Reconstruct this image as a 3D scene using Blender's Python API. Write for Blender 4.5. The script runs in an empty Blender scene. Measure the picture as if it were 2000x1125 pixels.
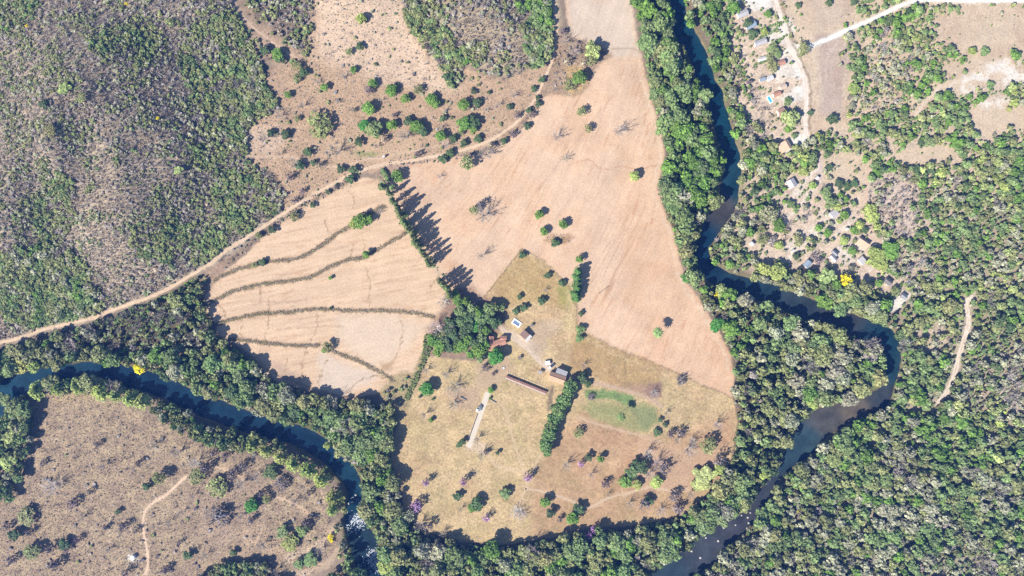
import bpy, math, random
import numpy as np
from mathutils import Vector

rng = np.random.default_rng(7)
random.seed(7)
C = bpy.context.scene.collection
PX = 0.35            # metres per photo pixel on level ground
H = 466.7            # camera height
SUN_EL, SUN_AZ = 42.0, 217.0   # sun comes from the lower left of the picture (azimuth counter-clockwise from +x)

# ------------------------------------------------------------------ noise
_tab = np.random.default_rng(3).random((256, 256))
def vnoise(x, y, seed=0):
    x = np.asarray(x, float) + seed * 37.17; y = np.asarray(y, float) + seed * 91.73
    xi = np.floor(x).astype(int); yi = np.floor(y).astype(int)
    fx = x - xi; fy = y - yi
    fx = fx * fx * (3 - 2 * fx); fy = fy * fy * (3 - 2 * fy)
    a = _tab[xi & 255, yi & 255]; b = _tab[(xi + 1) & 255, yi & 255]
    c = _tab[xi & 255, (yi + 1) & 255]; d = _tab[(xi + 1) & 255, (yi + 1) & 255]
    return a + (b - a) * fx + (c - a) * fy + (a - b - c + d) * fx * fy
def fbm(x, y, seed=0, octs=4):
    s = 0; a = 0.5; t = 0
    for k in range(octs):
        s = s + a * vnoise(x * 2 ** k, y * 2 ** k, seed + k * 5); t += a; a *= 0.55
    return s / t
def sstep(a, b, x):
    t = np.clip((x - a) / (b - a), 0, 1)
    return t * t * (3 - 2 * t)

# ------------------------------------------------------------------ polygons and lines in photo pixels
def P(s):
    return np.array([[float(v) for v in q.split(',')] for q in s.split()])
def inside(poly, x, y):
    r = np.zeros(x.shape, bool); n = len(poly)
    for i in range(n):
        x1, y1 = poly[i]; x2, y2 = poly[(i + 1) % n]
        if y1 == y2: continue
        c = ((y1 > y) != (y2 > y)) & (x < (x2 - x1) * (y - y1) / (y2 - y1) + x1)
        r ^= c
    return r
def segdist(pts, x, y, closed=False, w=None):
    """distance to a polyline; with per-point half widths W it returns distance minus half width"""
    best = np.full(x.shape, 1e9); n = len(pts)
    for i in range(n if closed else n - 1):
        a = pts[i]; j = (i + 1) % n; b = pts[j]; d = b - a
        t = np.clip(((x - a[0]) * d[0] + (y - a[1]) * d[1]) / max(d @ d, 1e-9), 0, 1)
        q = np.hypot(x - a[0] - t * d[0], y - a[1] - t * d[1])
        if w is not None: q = q - (w[i] + (w[j] - w[i]) * t)
        best = np.minimum(best, q)
    return best
def pdist(poly, x, y):
    """signed distance, positive inside"""
    d = segdist(poly, x, y, True)
    return np.where(inside(poly, x, y), d, -d)
def smooth(pts, k=6):
    """Catmull-Rom through the points"""
    p = np.asarray(pts, float); out = []
    q = np.vstack([2 * p[0] - p[1], p, 2 * p[-1] - p[-2]])
    for i in range(1, len(q) - 2):
        for t in np.arange(k) / k:
            a, b, c, d = q[i - 1], q[i], q[i + 1], q[i + 2]
            out.append(0.5 * (2 * b + (c - a) * t + (2 * a - 5 * b + 4 * c - d) * t * t + (3 * b - a - 3 * c + d) * t ** 3))
    out.append(p[-1]); return np.array(out)

RIV_L = P("-230,900,60 -140,880,60 -60,840,58 -15,795,54 10,765,50 40,750,44 80,736,36 120,728,32 170,722,34 210,724,38 250,737,44 300,750,46 340,767,46 380,787,46 430,806,46 480,824,46 530,838,44 580,852,44 620,872,46 650,895,44 675,922,40 690,950,34 692,980,32 690,1010,38 696,1035,46 708,1060,56 716,1090,58 728,1130,58 735,1180,58 748,1260,56 742,1340,56")
RIV_R = P("1338,-210,34 1326,-110,34 1322,-30,34 1325,0,32 1327,30,34 1333,50,40 1345,75,42 1362,100,38 1372,130,38 1382,160,38 1396,182,37 1400,205,38 1407,225,38 1414,250,38 1421,280,36 1431,303,36 1432,330,40 1428,360,40 1424,385,42 1418,405,42 1406,422,42 1393,440,40 1384,460,36 1372,480,32 1373,500,34 1381,520,38 1402,540,38 1440,555,38 1480,566,42 1520,579,42 1560,596,46 1600,612,46 1640,625,46 1680,641,46 1712,651,46 1735,664,42 1745,690,38 1744,720,34 1737,750,30 1728,772,36 1712,786,46 1682,796,46 1650,808,50 1615,822,58 1590,840,64 1578,860,62 1560,882,48 1543,900,34 1527,920,27 1508,945,20 1497,965,26 1482,985,30 1466,1007,32 1445,1028,38 1418,1045,48 1390,1068,56 1360,1095,58 1320,1120,58 1280,1155,58 1240,1200,58 1170,1270,58 1090,1330,58")
RL = smooth(RIV_L, 4); RR = smooth(RIV_R, 4)
def rivd(x, y):
    """distance to the nearest water edge, negative in the water (pixels)"""
    return np.minimum(segdist(RL[:, :2], x, y, w=RL[:, 2] / 2), segdist(RR[:, :2], x, y, w=RR[:, 2] / 2))

# ------------------------------------------------------------------ terrain
HILLS = [(200, 230, 190, 170, 30), (270, 440, 90, 85, 15), (30, 430, 62, 120, 15), (400, 40, 120, 60, 8), (330, 330, 60, 90, 6), (230, 120, 70, 50, 5), (150, 330, 40, 80, 5), (930, 40, 110, 70, 13), (690, -60, 90, 120, 8)]
def hill(x, y):
    """ground height without the river bed, world coordinates in metres"""
    px = 1000 + x / PX; py = 562.5 - y / PX
    h = 0
    for cx, cy, sx, sy, a in HILLS:
        h = h + a * np.exp(-((px - cx) / sx) ** 2 - ((py - cy) / sy) ** 2)
    h = h * (1 - sstep(590, 690, py)) * (1 - 0.25 * vnoise(px / 60, py / 60, 4))
    return h
def unproject(px, py, dz=0.0):
    """world point seen at a photo pixel that lies DZ above the ground there"""
    px = np.asarray(px, float); py = np.asarray(py, float)
    z = np.zeros(px.shape) + dz
    for _ in range(6):
        s = (H - z) / H
        x = (px - 1000) * PX * s; y = (562.5 - py) * PX * s
        z = hill(x, y) + dz
    return x, y, z
def project(x, y, z):
    s = H / (H - z)
    return 1000 + x * s / PX, 562.5 - y * s / PX
def at(px, py, dz=0.0):
    x, y, z = unproject(px, py, dz)
    return float(x), float(y), float(z) - dz

# ------------------------------------------------------------------ materials
def lin(c):
    c = np.asarray(c, float) / 255
    return np.where(c <= 0.04045, c / 12.92, ((c + 0.055) / 1.055) ** 2.4)
GAIN = np.array([0.585, 0.585, 0.550])       # photo brightness of sunlit ground -> albedo, for this sun and exposure
def A(r, g, b):
    return lin((r, g, b)) * GAIN
def mat(name):
    m = bpy.data.materials.new(name); m.use_nodes = True
    m.node_tree.nodes.clear(); return m, m.node_tree.nodes, m.node_tree.links
def nd(n, t, **kw):
    o = n.new(t)
    for k, v in kw.items():
        if k.startswith('i_'): o.inputs[k[2:].replace('_', ' ')].default_value = v
        else: setattr(o, k, v)
    return o
def mixc(n, l, a, b, fac, mode='MIX'):
    o = n.new('ShaderNodeMix'); o.data_type = 'RGBA'; o.blend_type = mode
    for s, v in ((0, fac), (6, a), (7, b)):
        if hasattr(v, 'is_linked') or hasattr(v, 'links'): l.new(v, o.inputs[s])
        else: o.inputs[s].default_value = v if s == 0 else (*v[:3], 1)
    return o.outputs[2]
def foliage_mat(name, trans=0.22, rough=0.75):
    """leaf colour = object colour x per-face tint"""
    m, n, l = mat(name)
    oi = nd(n, 'ShaderNodeObjectInfo'); at_ = nd(n, 'ShaderNodeAttribute', attribute_name='tint')
    geo = nd(n, 'ShaderNodeNewGeometry')
    noi = nd(n, 'ShaderNodeTexNoise', i_Scale=0.55, i_Detail=3.0); l.new(geo.outputs['Position'], noi.inputs['Vector'])
    rmp = nd(n, 'ShaderNodeMapRange', i_From_Min=0.3, i_From_Max=0.7, i_To_Min=0.70, i_To_Max=1.30); l.new(noi.outputs['Fac'], rmp.inputs['Value'])
    c = mixc(n, l, oi.outputs['Color'], at_.outputs['Color'], 1.0, 'MULTIPLY')
    vm = nd(n, 'ShaderNodeVectorMath', operation='SCALE'); l.new(c, vm.inputs[0]); l.new(rmp.outputs[0], vm.inputs['Scale'])
    d = nd(n, 'ShaderNodeBsdfPrincipled', i_Roughness=rough); d.inputs['Specular IOR Level'].default_value = 0.25
    l.new(vm.outputs[0], d.inputs['Base Color'])
    t = nd(n, 'ShaderNodeBsdfTranslucent'); l.new(vm.outputs[0], t.inputs['Color'])
    mx = nd(n, 'ShaderNodeMixShader', i_Fac=trans); l.new(d.outputs[0], mx.inputs[1]); l.new(t.outputs[0], mx.inputs[2])
    o = nd(n, 'ShaderNodeOutputMaterial'); l.new(mx.outputs[0], o.inputs['Surface'])
    return m
def plain(name, col, rough=0.8, spec=0.3, var=0.18, scale=1.5, metal=0.0, bump=0.0, stripe=None):
    """solid material with stains; stripe = (spacing in metres, strength) lays ribs along the object's x"""
    m, n, l = mat(name)
    tc = nd(n, 'ShaderNodeTexCoord')
    noi = nd(n, 'ShaderNodeTexNoise', i_Scale=scale, i_Detail=6.0, i_Roughness=0.65); l.new(tc.outputs['Object'], noi.inputs['Vector'])
    rmp = nd(n, 'ShaderNodeMapRange', i_From_Min=0.25, i_From_Max=0.75, i_To_Min=1 - var, i_To_Max=1 + var); l.new(noi.outputs['Fac'], rmp.inputs['Value'])
    fac = rmp.outputs[0]
    if stripe:
        wv = nd(n, 'ShaderNodeTexWave', i_Scale=0.314 / stripe[0], i_Distortion=0.4); l.new(tc.outputs['Object'], wv.inputs['Vector'])
        r2 = nd(n, 'ShaderNodeMapRange', i_To_Min=1 - stripe[1], i_To_Max=1 + stripe[1] * 0.5); l.new(wv.outputs['Fac'], r2.inputs['Value'])
        mm = nd(n, 'ShaderNodeMath', operation='MULTIPLY'); l.new(fac, mm.inputs[0]); l.new(r2.outputs[0], mm.inputs[1]); fac = mm.outputs[0]
    vm = nd(n, 'ShaderNodeVectorMath', operation='SCALE'); vm.inputs[0].default_value = tuple(float(v) for v in col); l.new(fac, vm.inputs['Scale'])
    b = nd(n, 'ShaderNodeBsdfPrincipled', i_Roughness=rough, i_Metallic=metal); b.inputs['Specular IOR Level'].default_value = spec
    l.new(vm.outputs[0], b.inputs['Base Color'])
    if bump:
        bp = nd(n, 'ShaderNodeBump', i_Strength=bump, i_Distance=0.05); l.new(noi.outputs['Fac'], bp.inputs['Height']); l.new(bp.outputs[0], b.inputs['Normal'])
    o = nd(n, 'ShaderNodeOutputMaterial'); l.new(b.outputs[0], o.inputs['Surface'])
    return m

M_LEAF = foliage_mat('leaf'); M_BARK = plain('bark', (0.17, 0.14, 0.12), 0.9, 0.1, 0.3, 2.0)
M_TWIG = foliage_mat('twig', 0.0, 0.9)
def ground_mat(name, bump=0.55):
    m, n, l = mat(name)
    at_ = nd(n, 'ShaderNodeAttribute', attribute_name='soil'); mo = nd(n, 'ShaderNodeAttribute', attribute_name='mottle')
    geo = nd(n, 'ShaderNodeNewGeometry')
    def noise(s, d, lo, hi):
        a = nd(n, 'ShaderNodeTexNoise', i_Scale=s, i_Detail=d, i_Roughness=0.6); l.new(geo.outputs['Position'], a.inputs['Vector'])
        r = nd(n, 'ShaderNodeMapRange', i_From_Min=lo, i_From_Max=hi, i_To_Min=-1.0, i_To_Max=1.0); l.new(a.outputs['Fac'], r.inputs['Value'])
        return a, r
    a1, r1 = noise(0.75, 6.0, 0.36, 0.64); a2, r2 = noise(0.14, 5.0, 0.36, 0.64)
    ad = nd(n, 'ShaderNodeMath', operation='MULTIPLY_ADD'); l.new(r2.outputs[0], ad.inputs[0]); ad.inputs[1].default_value = 0.45; l.new(r1.outputs[0], ad.inputs[2])
    mu = nd(n, 'ShaderNodeMath', operation='MULTIPLY_ADD'); l.new(ad.outputs[0], mu.inputs[0]); l.new(mo.outputs['Fac'], mu.inputs[1]); mu.inputs[2].default_value = 1.0
    vm = nd(n, 'ShaderNodeVectorMath', operation='SCALE'); l.new(at_.outputs['Color'], vm.inputs[0]); l.new(mu.outputs[0], vm.inputs['Scale'])
    b = nd(n, 'ShaderNodeBsdfPrincipled', i_Roughness=0.95); b.inputs['Specular IOR Level'].default_value = 0.05
    l.new(vm.outputs[0], b.inputs['Base Color'])
    bp = nd(n, 'ShaderNodeBump', i_Strength=bump, i_Distance=0.35); l.new(a1.outputs['Fac'], bp.inputs['Height']); l.new(bp.outputs[0], b.inputs['Normal'])
    o = nd(n, 'ShaderNodeOutputMaterial'); l.new(b.outputs[0], o.inputs['Surface'])
    return m
M_GROUND = ground_mat('dry_ground')

# ------------------------------------------------------------------ object helpers
def tag(o, label=None, cat=None, group=None, kind=None):
    if label: o['label'] = label
    if cat: o['category'] = cat
    if group: o['group'] = group
    if kind: o['kind'] = kind
    return o
def quad_mesh(name, V, F, mats, tint=None, mi=None):
    """mesh of quads from arrays, with a per-face colour attribute"""
    me = bpy.data.meshes.new(name); V = np.asarray(V, np.float32); F = np.asarray(F, np.int32)
    me.vertices.add(len(V)); me.vertices.foreach_set('co', V.ravel())
    me.loops.add(F.size); me.loops.foreach_set('vertex_index', F.ravel())
    me.polygons.add(len(F)); me.polygons.foreach_set('loop_start', np.arange(0, F.size, F.shape[1], dtype=np.int32))
    if mi is not None: me.polygons.foreach_set('material_index', np.asarray(mi, np.int32))
    if tint is not None:
        a = me.attributes.new('tint', 'FLOAT_COLOR', 'FACE')
        t = np.ones((len(F), 4), np.float32); t[:, :3] = tint if np.ndim(tint) == 2 else np.asarray(tint)[:, None]
        a.data.foreach_set('color', t.ravel())
    for m in mats: me.materials.append(m)
    me.update(calc_edges=True); return me
def link(name, me, parent=None, loc=(0, 0, 0), rz=0.0):
    o = bpy.data.objects.new(name, me); C.objects.link(o)
    if parent: o.parent = parent
    o.location = loc; o.rotation_euler = (0, 0, rz); return o
def pymesh(name, V, F, m):
    me = bpy.data.meshes.new(name); me.from_pydata([tuple(v) for v in V], [], F); me.materials.append(m); me.update(); return me
class MB:
    """collects shapes into one mesh"""
    def __init__(s): s.v = []; s.f = []
    def add(s, v, f):
        k = len(s.v); s.v += [tuple(q) for q in v]; s.f += [[i + k for i in q] for q in f]; return s
    def box(s, x0, y0, z0, x1, y1, z1):
        return s.add([(x0, y0, z0), (x1, y0, z0), (x1, y1, z0), (x0, y1, z0), (x0, y0, z1), (x1, y0, z1), (x1, y1, z1), (x0, y1, z1)],
                     [(0, 3, 2, 1), (4, 5, 6, 7), (0, 1, 5, 4), (1, 2, 6, 5), (2, 3, 7, 6), (3, 0, 4, 7)])
    def slab(s, q, t):
        """a quad given by four points, thickened downwards by t"""
        q = [Vector(p) for p in q]; lo = [p - Vector((0, 0, t)) for p in q]
        return s.add(q + lo, [(0, 1, 2, 3), (7, 6, 5, 4), (0, 4, 5, 1), (1, 5, 6, 2), (2, 6, 7, 3), (3, 7, 4, 0)])
    def cyl(s, x, y, z0, z1, r0, r1=None, n=10):
        r1 = r0 if r1 is None else r1
        v = [(x + r * math.cos(a), y + r * math.sin(a), z) for r, z in ((r0, z0), (r1, z1)) for a in (2 * math.pi * k / n for k in range(n))]
        return s.add(v, [(k, (k + 1) % n, n + (k + 1) % n, n + k) for k in range(n)] + [tuple(range(n))[::-1], tuple(range(n, 2 * n))])
    def tube(s, pts, rad, n=5):
        pts = [Vector(p) for p in pts]; v = []; f = []
        for i, p in enumerate(pts):
            d = (pts[min(i + 1, len(pts) - 1)] - pts[max(i - 1, 0)]).normalized()
            a = d.orthogonal().normalized(); b = d.cross(a); r = rad[i]
            v += [p + a * (r * math.cos(2 * math.pi * k / n)) + b * (r * math.sin(2 * math.pi * k / n)) for k in range(n)]
        for i in range(len(pts) - 1):
            f += [(i * n + k, i * n + (k + 1) % n, (i + 1) * n + (k + 1) % n, (i + 1) * n + k) for k in range(n)]
        return s.add(v, f)
    def build(s, name, m, parent=None, loc=(0, 0, 0), rz=0.0):
        return link(name, pymesh(name, s.v, s.f, m), parent, loc, rz)

# ------------------------------------------------------------------ vegetation prototypes (unit crown radius, base of crown at z=0)
def leaf_quads(c, nrm, size, r, aspect=1.0):
    """quads at centres C facing NRM"""
    n = len(c); a = r.normal(size=(n, 3)); u = np.cross(nrm, a); u /= np.linalg.norm(u, axis=1)[:, None] + 1e-9
    w = np.cross(nrm, u); s = np.asarray(size)[:, None] * np.ones((n, 1))
    u = u * s * aspect; w = w * s
    bend = nrm * s * 0.25
    V = np.stack([c - u - w, c + u - w * 0.8 - bend, c + u * 0.9 + w, c - u * 0.8 + w - bend], 1).reshape(-1, 3)
    return V, np.arange(4 * n).reshape(-1, 4)
def unit(v): return v / (np.linalg.norm(v, axis=1)[:, None] + 1e-9)
def crown(seed, n=420, lobes=9, leaf=0.13, tall=0.9, spread=0.62, jit=0.55, flat=0.0, gap=0.0):
    """lumpy crown of leaf clumps: lobes on a dome, each covered by small leaf quads; height about 2*tall"""
    r = np.random.default_rng(seed)
    L = []
    for k in range(lobes):
        a = 2 * math.pi * (k * 0.618 + r.uniform(-.08, .08)); q = math.sqrt((k + 0.4) / lobes) * spread
        z = tall * (1.0 + 0.55 * (1 - (q / spread) ** 1.6) * (1 - flat) + r.uniform(-0.2, 0.2)) - 0.1
        L.append((q * math.cos(a), q * math.sin(a), z, r.uniform(0.28, 0.46) * (1.15 - 0.3 * q)))
    L = np.array(L); k = r.integers(0, lobes, n)
    d = unit(r.normal(size=(n, 3)) + np.array([0, 0, 0.35])); rad = L[k, 3] * r.uniform(0.72, 1.06, n)
    c = L[k, :3] + d * rad[:, None] * np.array([1, 1, 0.9])
    und = r.random(n) < 0.12                                   # a few clumps hang lower in the crown
    c[und, 2] -= 0.5 * tall * r.random(und.sum())
    if gap:
        keep = vnoise(c[:, 0] * 4 + 9, c[:, 1] * 4, seed) > gap
        c, d = c[keep], d[keep]; n = len(c)
    nrm = unit(d + jit * r.normal(size=(n, 3)) + np.array([0, 0, 0.25]))
    V, F = leaf_quads(c, nrm, leaf * r.uniform(0.6, 1.3, n), r)
    T = np.clip(r.normal(1.0, 0.2, n), 0.5, 1.6)
    return V, F, T
def conic(seed, n=420, leaf=0.16, h=6.0):
    """slender column crown, height h for unit radius"""
    r = np.random.default_rng(seed); z = r.random(n) ** 0.8; w = np.minimum(1, 3.5 * z + 0.35) * (1 - 0.75 * np.maximum(0, z - 0.45) / 0.55)
    a = r.uniform(0, 2 * math.pi, n); q = w * np.sqrt(r.uniform(0.15, 1, n)) * (0.75 + 0.35 * np.sin(3 * a + 9 * z))
    c = np.stack([q * np.cos(a), q * np.sin(a), z * h], 1)
    nrm = unit(np.stack([np.cos(a), np.sin(a), 0.6 + 0 * a], 1) + 0.6 * r.normal(size=(n, 3)))
    V, F = leaf_quads(c, nrm, leaf * r.uniform(0.6, 1.3, n), r)
    return V, F, np.clip(r.normal(1.0, 0.2, n), 0.5, 1.5)
def strips(paths, widths, r, updir=0.6):
    """thin ribbons along paths [(n,3)]"""
    V, F = [], []; k = 0
    for p, w in zip(paths, widths):
        d = np.gradient(p, axis=0); side = np.cross(d, unit(r.normal(size=(1, 3)) * 0.5 + np.array([[0, 0, updir]]))); side = unit(side)
        ww = np.linspace(w, w * 0.35, len(p))[:, None]
        V.append(np.stack([p - side * ww, p + side * ww], 1).reshape(-1, 3))
        for i in range(len(p) - 1): F.append((k + 2 * i, k + 2 * i + 1, k + 2 * i + 3, k + 2 * i + 2))
        k += 2 * len(p)
    return np.vstack(V), np.array(F)
def bare(seed, limbs=10, twigs=34, w=0.0125, tall=1.5):
    """leafless crown: limbs fan out and carry many fine twigs"""
    r = np.random.default_rng(seed); paths, wid = [], []
    for k in range(limbs):
        a = 2 * math.pi * k / limbs + r.uniform(-.3, .3); R = r.uniform(0.55, 0.95); t = np.linspace(0, 1, 5)
        zt = r.uniform(0.75, 1.0) * tall
        p = np.stack([R * t ** 1.1 * math.cos(a), R * t ** 1.1 * math.sin(a), zt * (0.15 + 0.85 * t ** 0.8)], 1) + 0.04 * r.normal(size=(5, 3)) * t[:, None]
        paths.append(p); wid.append(w * 2.2)
        for j in range(twigs):
            s = r.uniform(0.25, 1); b = p[0] * (1 - s) + p[-1] * s; b = np.array([np.interp(s, t, p[:, i]) for i in range(3)])
            d = np.array([math.cos(a), math.sin(a), 0.7]) * 0.5 + r.normal(size=3) * 0.7; d[2] = abs(d[2]) * 0.8; d /= np.linalg.norm(d)
            ln = r.uniform(0.18, 0.42); tt = np.linspace(0, 1, 3)[:, None]
            paths.append(b + d * ln * tt + 0.03 * r.normal(size=(3, 3)) * tt); wid.append(w * r.uniform(0.6, 1.1))
    V, F = strips(paths, wid, r); return V, F, np.clip(r.normal(1.0, 0.15, len(F)), 0.6, 1.4)
def sparse(seed, tall=1.4):
    """half-leafless crown: twigs with thin leaf clumps"""
    a = bare(seed, 9, 18, 0.014, tall); r = np.random.default_rng(seed + 50); n = 240
    d = unit(r.normal(size=(n, 3)) + np.array([0, 0, .6])); d[:, 2] = np.abs(d[:, 2]); c = d * np.array([.85, .85, .75 * tall]) * r.uniform(.6, 1, n)[:, None] + np.array([0, 0, .3])
    keep = vnoise(c[:, 0] * 3.5 + 7, c[:, 1] * 3.5, seed) > 0.42; c = c[keep]; n = len(c)
    V, F = leaf_quads(c, unit(d[keep] + .7 * r.normal(size=(n, 3))), 0.085 * r.uniform(.6, 1.3, n), r)
    return np.vstack([a[0], V]), np.vstack([a[1], F + len(a[0])]), np.concatenate([a[2] * 0.9, np.clip(r.normal(1.0, .2, n), .5, 1.5)])
def bamboo(seed, culms=70):
    """clump of arching culms with leaf sprays, feathery outline"""
    r = np.random.default_rng(seed); c, nn, s = [], [], []
    for k in range(culms):
        a = r.uniform(0, 2 * math.pi); R = math.sqrt(r.uniform(0.02, 1)); hgt = 1.9 - 0.9 * R + r.uniform(-.15, .15)
        for t in np.linspace(0.3, 1, 9):
            for _ in range(2):
                q = R * t ** 1.8; z = hgt * (1 - (1 - t) ** 1.7) - 0.35 * R * max(0, t - .7) / .3
                c.append((q * math.cos(a) + r.normal() * .035, q * math.sin(a) + r.normal() * .035, z)); nn.append(unit(np.array([[math.cos(a) * .5, math.sin(a) * .5, .8]]) + .5 * r.normal(size=(1, 3)))[0])
                s.append(0.05 * r.uniform(.7, 1.4))
    c = np.array(c); V, F = leaf_quads(c, np.array(nn), np.array(s), r, 1.9); return V, F, np.clip(r.normal(1.0, .2, len(F)), .5, 1.5)
def palm(seed, fronds=22):
    r = np.random.default_rng(seed); V, F = [], []; k = 0
    for i in range(fronds):
        a = 2 * math.pi * i / fronds + r.uniform(-.15, .15); up = r.uniform(.1, .6); L = r.uniform(.8, 1.05); t = np.linspace(0, 1, 6)
        q = L * t; z = up * t - (0.55 + up * .5) * t ** 2.2; w = 0.17 * np.sin(np.pi * np.clip(t * .9 + .1, 0, 1)) + .015
        ca, sa = math.cos(a), math.sin(a)
        for sgn in (-1, 1):
            mid = np.stack([q * ca, q * sa, z], 1); out = mid + np.stack([-sa * w * sgn, ca * w * sgn, -w * .5], 1)
            V.append(np.stack([mid, out], 1).reshape(-1, 3))
            for j in range(5): F.append((k + 2 * j, k + 2 * j + 1, k + 2 * j + 3, k + 2 * j + 2))
            k += 12
    return np.vstack(V), np.array(F), np.clip(r.normal(1, .15, len(F)), .6, 1.4)
def trunk_arrays(h=1.0, r0=0.07, r1=0.04, n=5):
    a = np.arange(n) * 2 * math.pi / n
    V = np.vstack([np.stack([r0 * np.cos(a), r0 * np.sin(a), 0 * a], 1), np.stack([r1 * np.cos(a), r1 * np.sin(a), 0 * a + h], 1)])
    return V, np.array([(i, (i + 1) % n, n + (i + 1) % n, n + i) for i in range(n)])
def trunk_mesh(name, seed, forks=4):
    """tapered trunk, unit height, with limbs reaching into the crown"""
    r = random.Random(seed); b = MB()
    b.tube([(0, 0, 0), (0.01, 0.01, 0.3), (0.0, -0.01, 0.6)], [0.05, 0.035, 0.03], 6)
    for k in range(forks):
        a = 2 * math.pi * k / forks + r.uniform(-.4, .4)
        b.tube([(0, 0, 0.5), (0.1 * math.cos(a), 0.1 * math.sin(a), 0.72), (0.22 * math.cos(a), 0.22 * math.sin(a), 0.97)], [0.024, 0.018, 0.008], 4)
    return pymesh(name, b.v, b.f, M_BARK)
TRUNKS = [trunk_mesh('trunk', s) for s in range(3)]
def protos(name, fn, args, m): 
    return [quad_mesh(name, *fn(*a)[:2], [m], fn(*a)[2]) for a in args]
# meshes for single trees
PR = {
    'round': protos('crown', crown, [(s, 760, 11, 0.085) for s in (1, 2, 3)], M_LEAF),
    'dense': protos('crown', crown, [(s, 1500, 13, 0.075, 0.85, 0.6, 0.4) for s in (11, 12)], M_LEAF),
    'lump': protos('crown', crown, [(s, 640, 7, 0.095, 0.8, 0.7, 0.5, 0.3) for s in (21, 22, 23)], M_LEAF),
    'open': protos('crown', crown, [(s, 700, 10, 0.075, 0.9, 0.66, 0.7, 0.2, 0.36) for s in (31, 32)], M_LEAF),
    'sparse': protos('crown', sparse, [(s,) for s in (41, 42, 43)], M_TWIG),
    'bare': protos('crown', bare, [(s,) for s in (51, 52, 53)], M_TWIG),
    'bamboo': protos('crown', bamboo, [(s,) for s in (61, 62, 63)], M_LEAF),
    'column': protos('crown', conic, [(s,) for s in (71, 72, 73)], M_LEAF),
    'palm': protos('crown', palm, [(s,) for s in (81, 82)], M_LEAF),
}

# ------------------------------------------------------------------ labels: how it looks and where it stands
LM = [("orange farm barn", 1090, 738), ("red-tiled farmhouse", 968, 668), ("open tank by the farmhouse", 1009, 631), ("long feed rack", 1027, 750),
      ("pale concrete strip", 935, 815), ("bright green grass patch", 1185, 780), ("yellow-flowering village tree", 1655, 549), ("blue swimming pool", 1504, 195),
      ("tree shading the gravel road", 1570, 96), ("big orange village roof", 1686, 475), ("track fork", 748, 318), ("river rapids", 695, 1030),
      ("sharp river bend", 1748, 662), ("white tank in the scrub", 259, 1090), ("meeting of the pasture tracks", 1028, 932), ("sand bar in the river", 1403, 390),
      ("palm in the peach field", 1283, 649), ("salmon-roofed house", 1532, 287), ("shallow brown river reach", 1640, 812), ("narrowest stretch of the river", 1508, 945),
      ("yellow tree on the riverbank", 272, 722), ("row of slender trees", 810, 465), ("tall hedge row", 1100, 800), ("lone terrace tree", 703, 432),
      ("scrubby field mound", 1090, 467), ("white sandy track", 1875, 690), ("white bare patch", 1900, 140), ("weeping tree", 1375, 935),
      ("scrub island corner", 640, 985), ("riverbank bamboo", 245, 765), ("dark grey house", 1736, 551), ("hillside dirt road", 300, 585),
      ("tall grass hedge", 815, 720), ("lowest terrace corner", 690, 775), ("two-tone tall tree", 1158, 102), ("peach field tip", 1425, 730)]
CLOCK = "twelve one two three four five six seven eight nine ten eleven".split()
def where(px, py, skip=None):
    best = None
    for nm, x, y in LM:
        d = math.hypot(px - x, py - y)
        if skip and nm in skip or d < 4: continue
        if best is None or d < best[0]: best = (d, nm, x, y)
    d, nm, x, y = best
    k = int(round(math.degrees(math.atan2(px - x, y - py)) / 30)) % 12
    far = "just" if d < 32 else "a bit off," if d < 75 else "well off,"
    return f"{far} {CLOCK[k]} o'clock from the {nm}"
ALL = []
def note(o, look, px, py, cat, group):
    ALL.append((o, look, px, py)); o['category'] = cat; o['group'] = group

# ------------------------------------------------------------------ single plants
COL = {  # albedo
    'g': (0.181, 0.309, 0.058), 'G': (0.090, 0.261, 0.047), 'd': (0.116, 0.175, 0.070), 'o': (0.288, 0.309, 0.122), 'y': (0.373, 0.432, 0.122), 'P': (0.400, 0.400, 0.255),
    'b': (0.389, 0.341, 0.293), 'B': (0.234, 0.191, 0.186), 'p': (0.453, 0.272, 0.475), 'Y': (0.900, 0.774, 0.025), 't': (0.229, 0.325, 0.100), 'm': (0.223, 0.304, 0.111),
    'n': (0.453, 0.362, 0.250), 'w': (0.507, 0.469, 0.437), 'q': (0.400, 0.464, 0.165),
}
LOOK = {  # look, noun, name, prototype, group
    'g': ("mid green bushy", "broadleaf_tree", 'round'), 'G': ("bright green dense round", "broadleaf_tree", 'dense'), 'd': ("dark green", "broadleaf_tree", 'lump'),
    'o': ("olive green", "broadleaf_tree", 'open'), 'y': ("yellow-green", "broadleaf_tree", 'round'), 'P': ("pale grey-green", "broadleaf_tree", 'open'),
    'b': ("leafless grey", "bare_tree", 'bare'), 'B': ("dark half-leafless", "bare_tree", 'sparse'), 'p': ("purple-flowering", "flowering_tree", 'sparse'),
    'Y': ("bright yellow-flowering", "flowering_tree", 'open'), 't': ("feathery", "palm_tree", 'palm'), 'm': ("grey-green", "broadleaf_tree", 'lump'),
    'n': ("dry brown", "bare_tree", 'sparse'), 'w': ("pale whitish leafless", "bare_tree", 'bare'), 'q': ("light lime green", "broadleaf_tree", 'lump'),
}
NOUN = {'broadleaf_tree': ('tree', 'tree'), 'bare_tree': ('bare tree', 'bare tree'), 'flowering_tree': ('tree', 'flowering tree'), 'palm_tree': ('palm', 'palm tree'),
        'bamboo_clump': ('bamboo clump', 'bamboo'), 'slender_tree': ('slender tree', 'tree'), 'hedge_tree': ('hedge tree', 'tree'), 'forest_tree': ('tree', 'forest tree'), 'shrub': ('shrub', 'shrub'), 'bare_shrub': ('shrub', 'shrub')}
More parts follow.
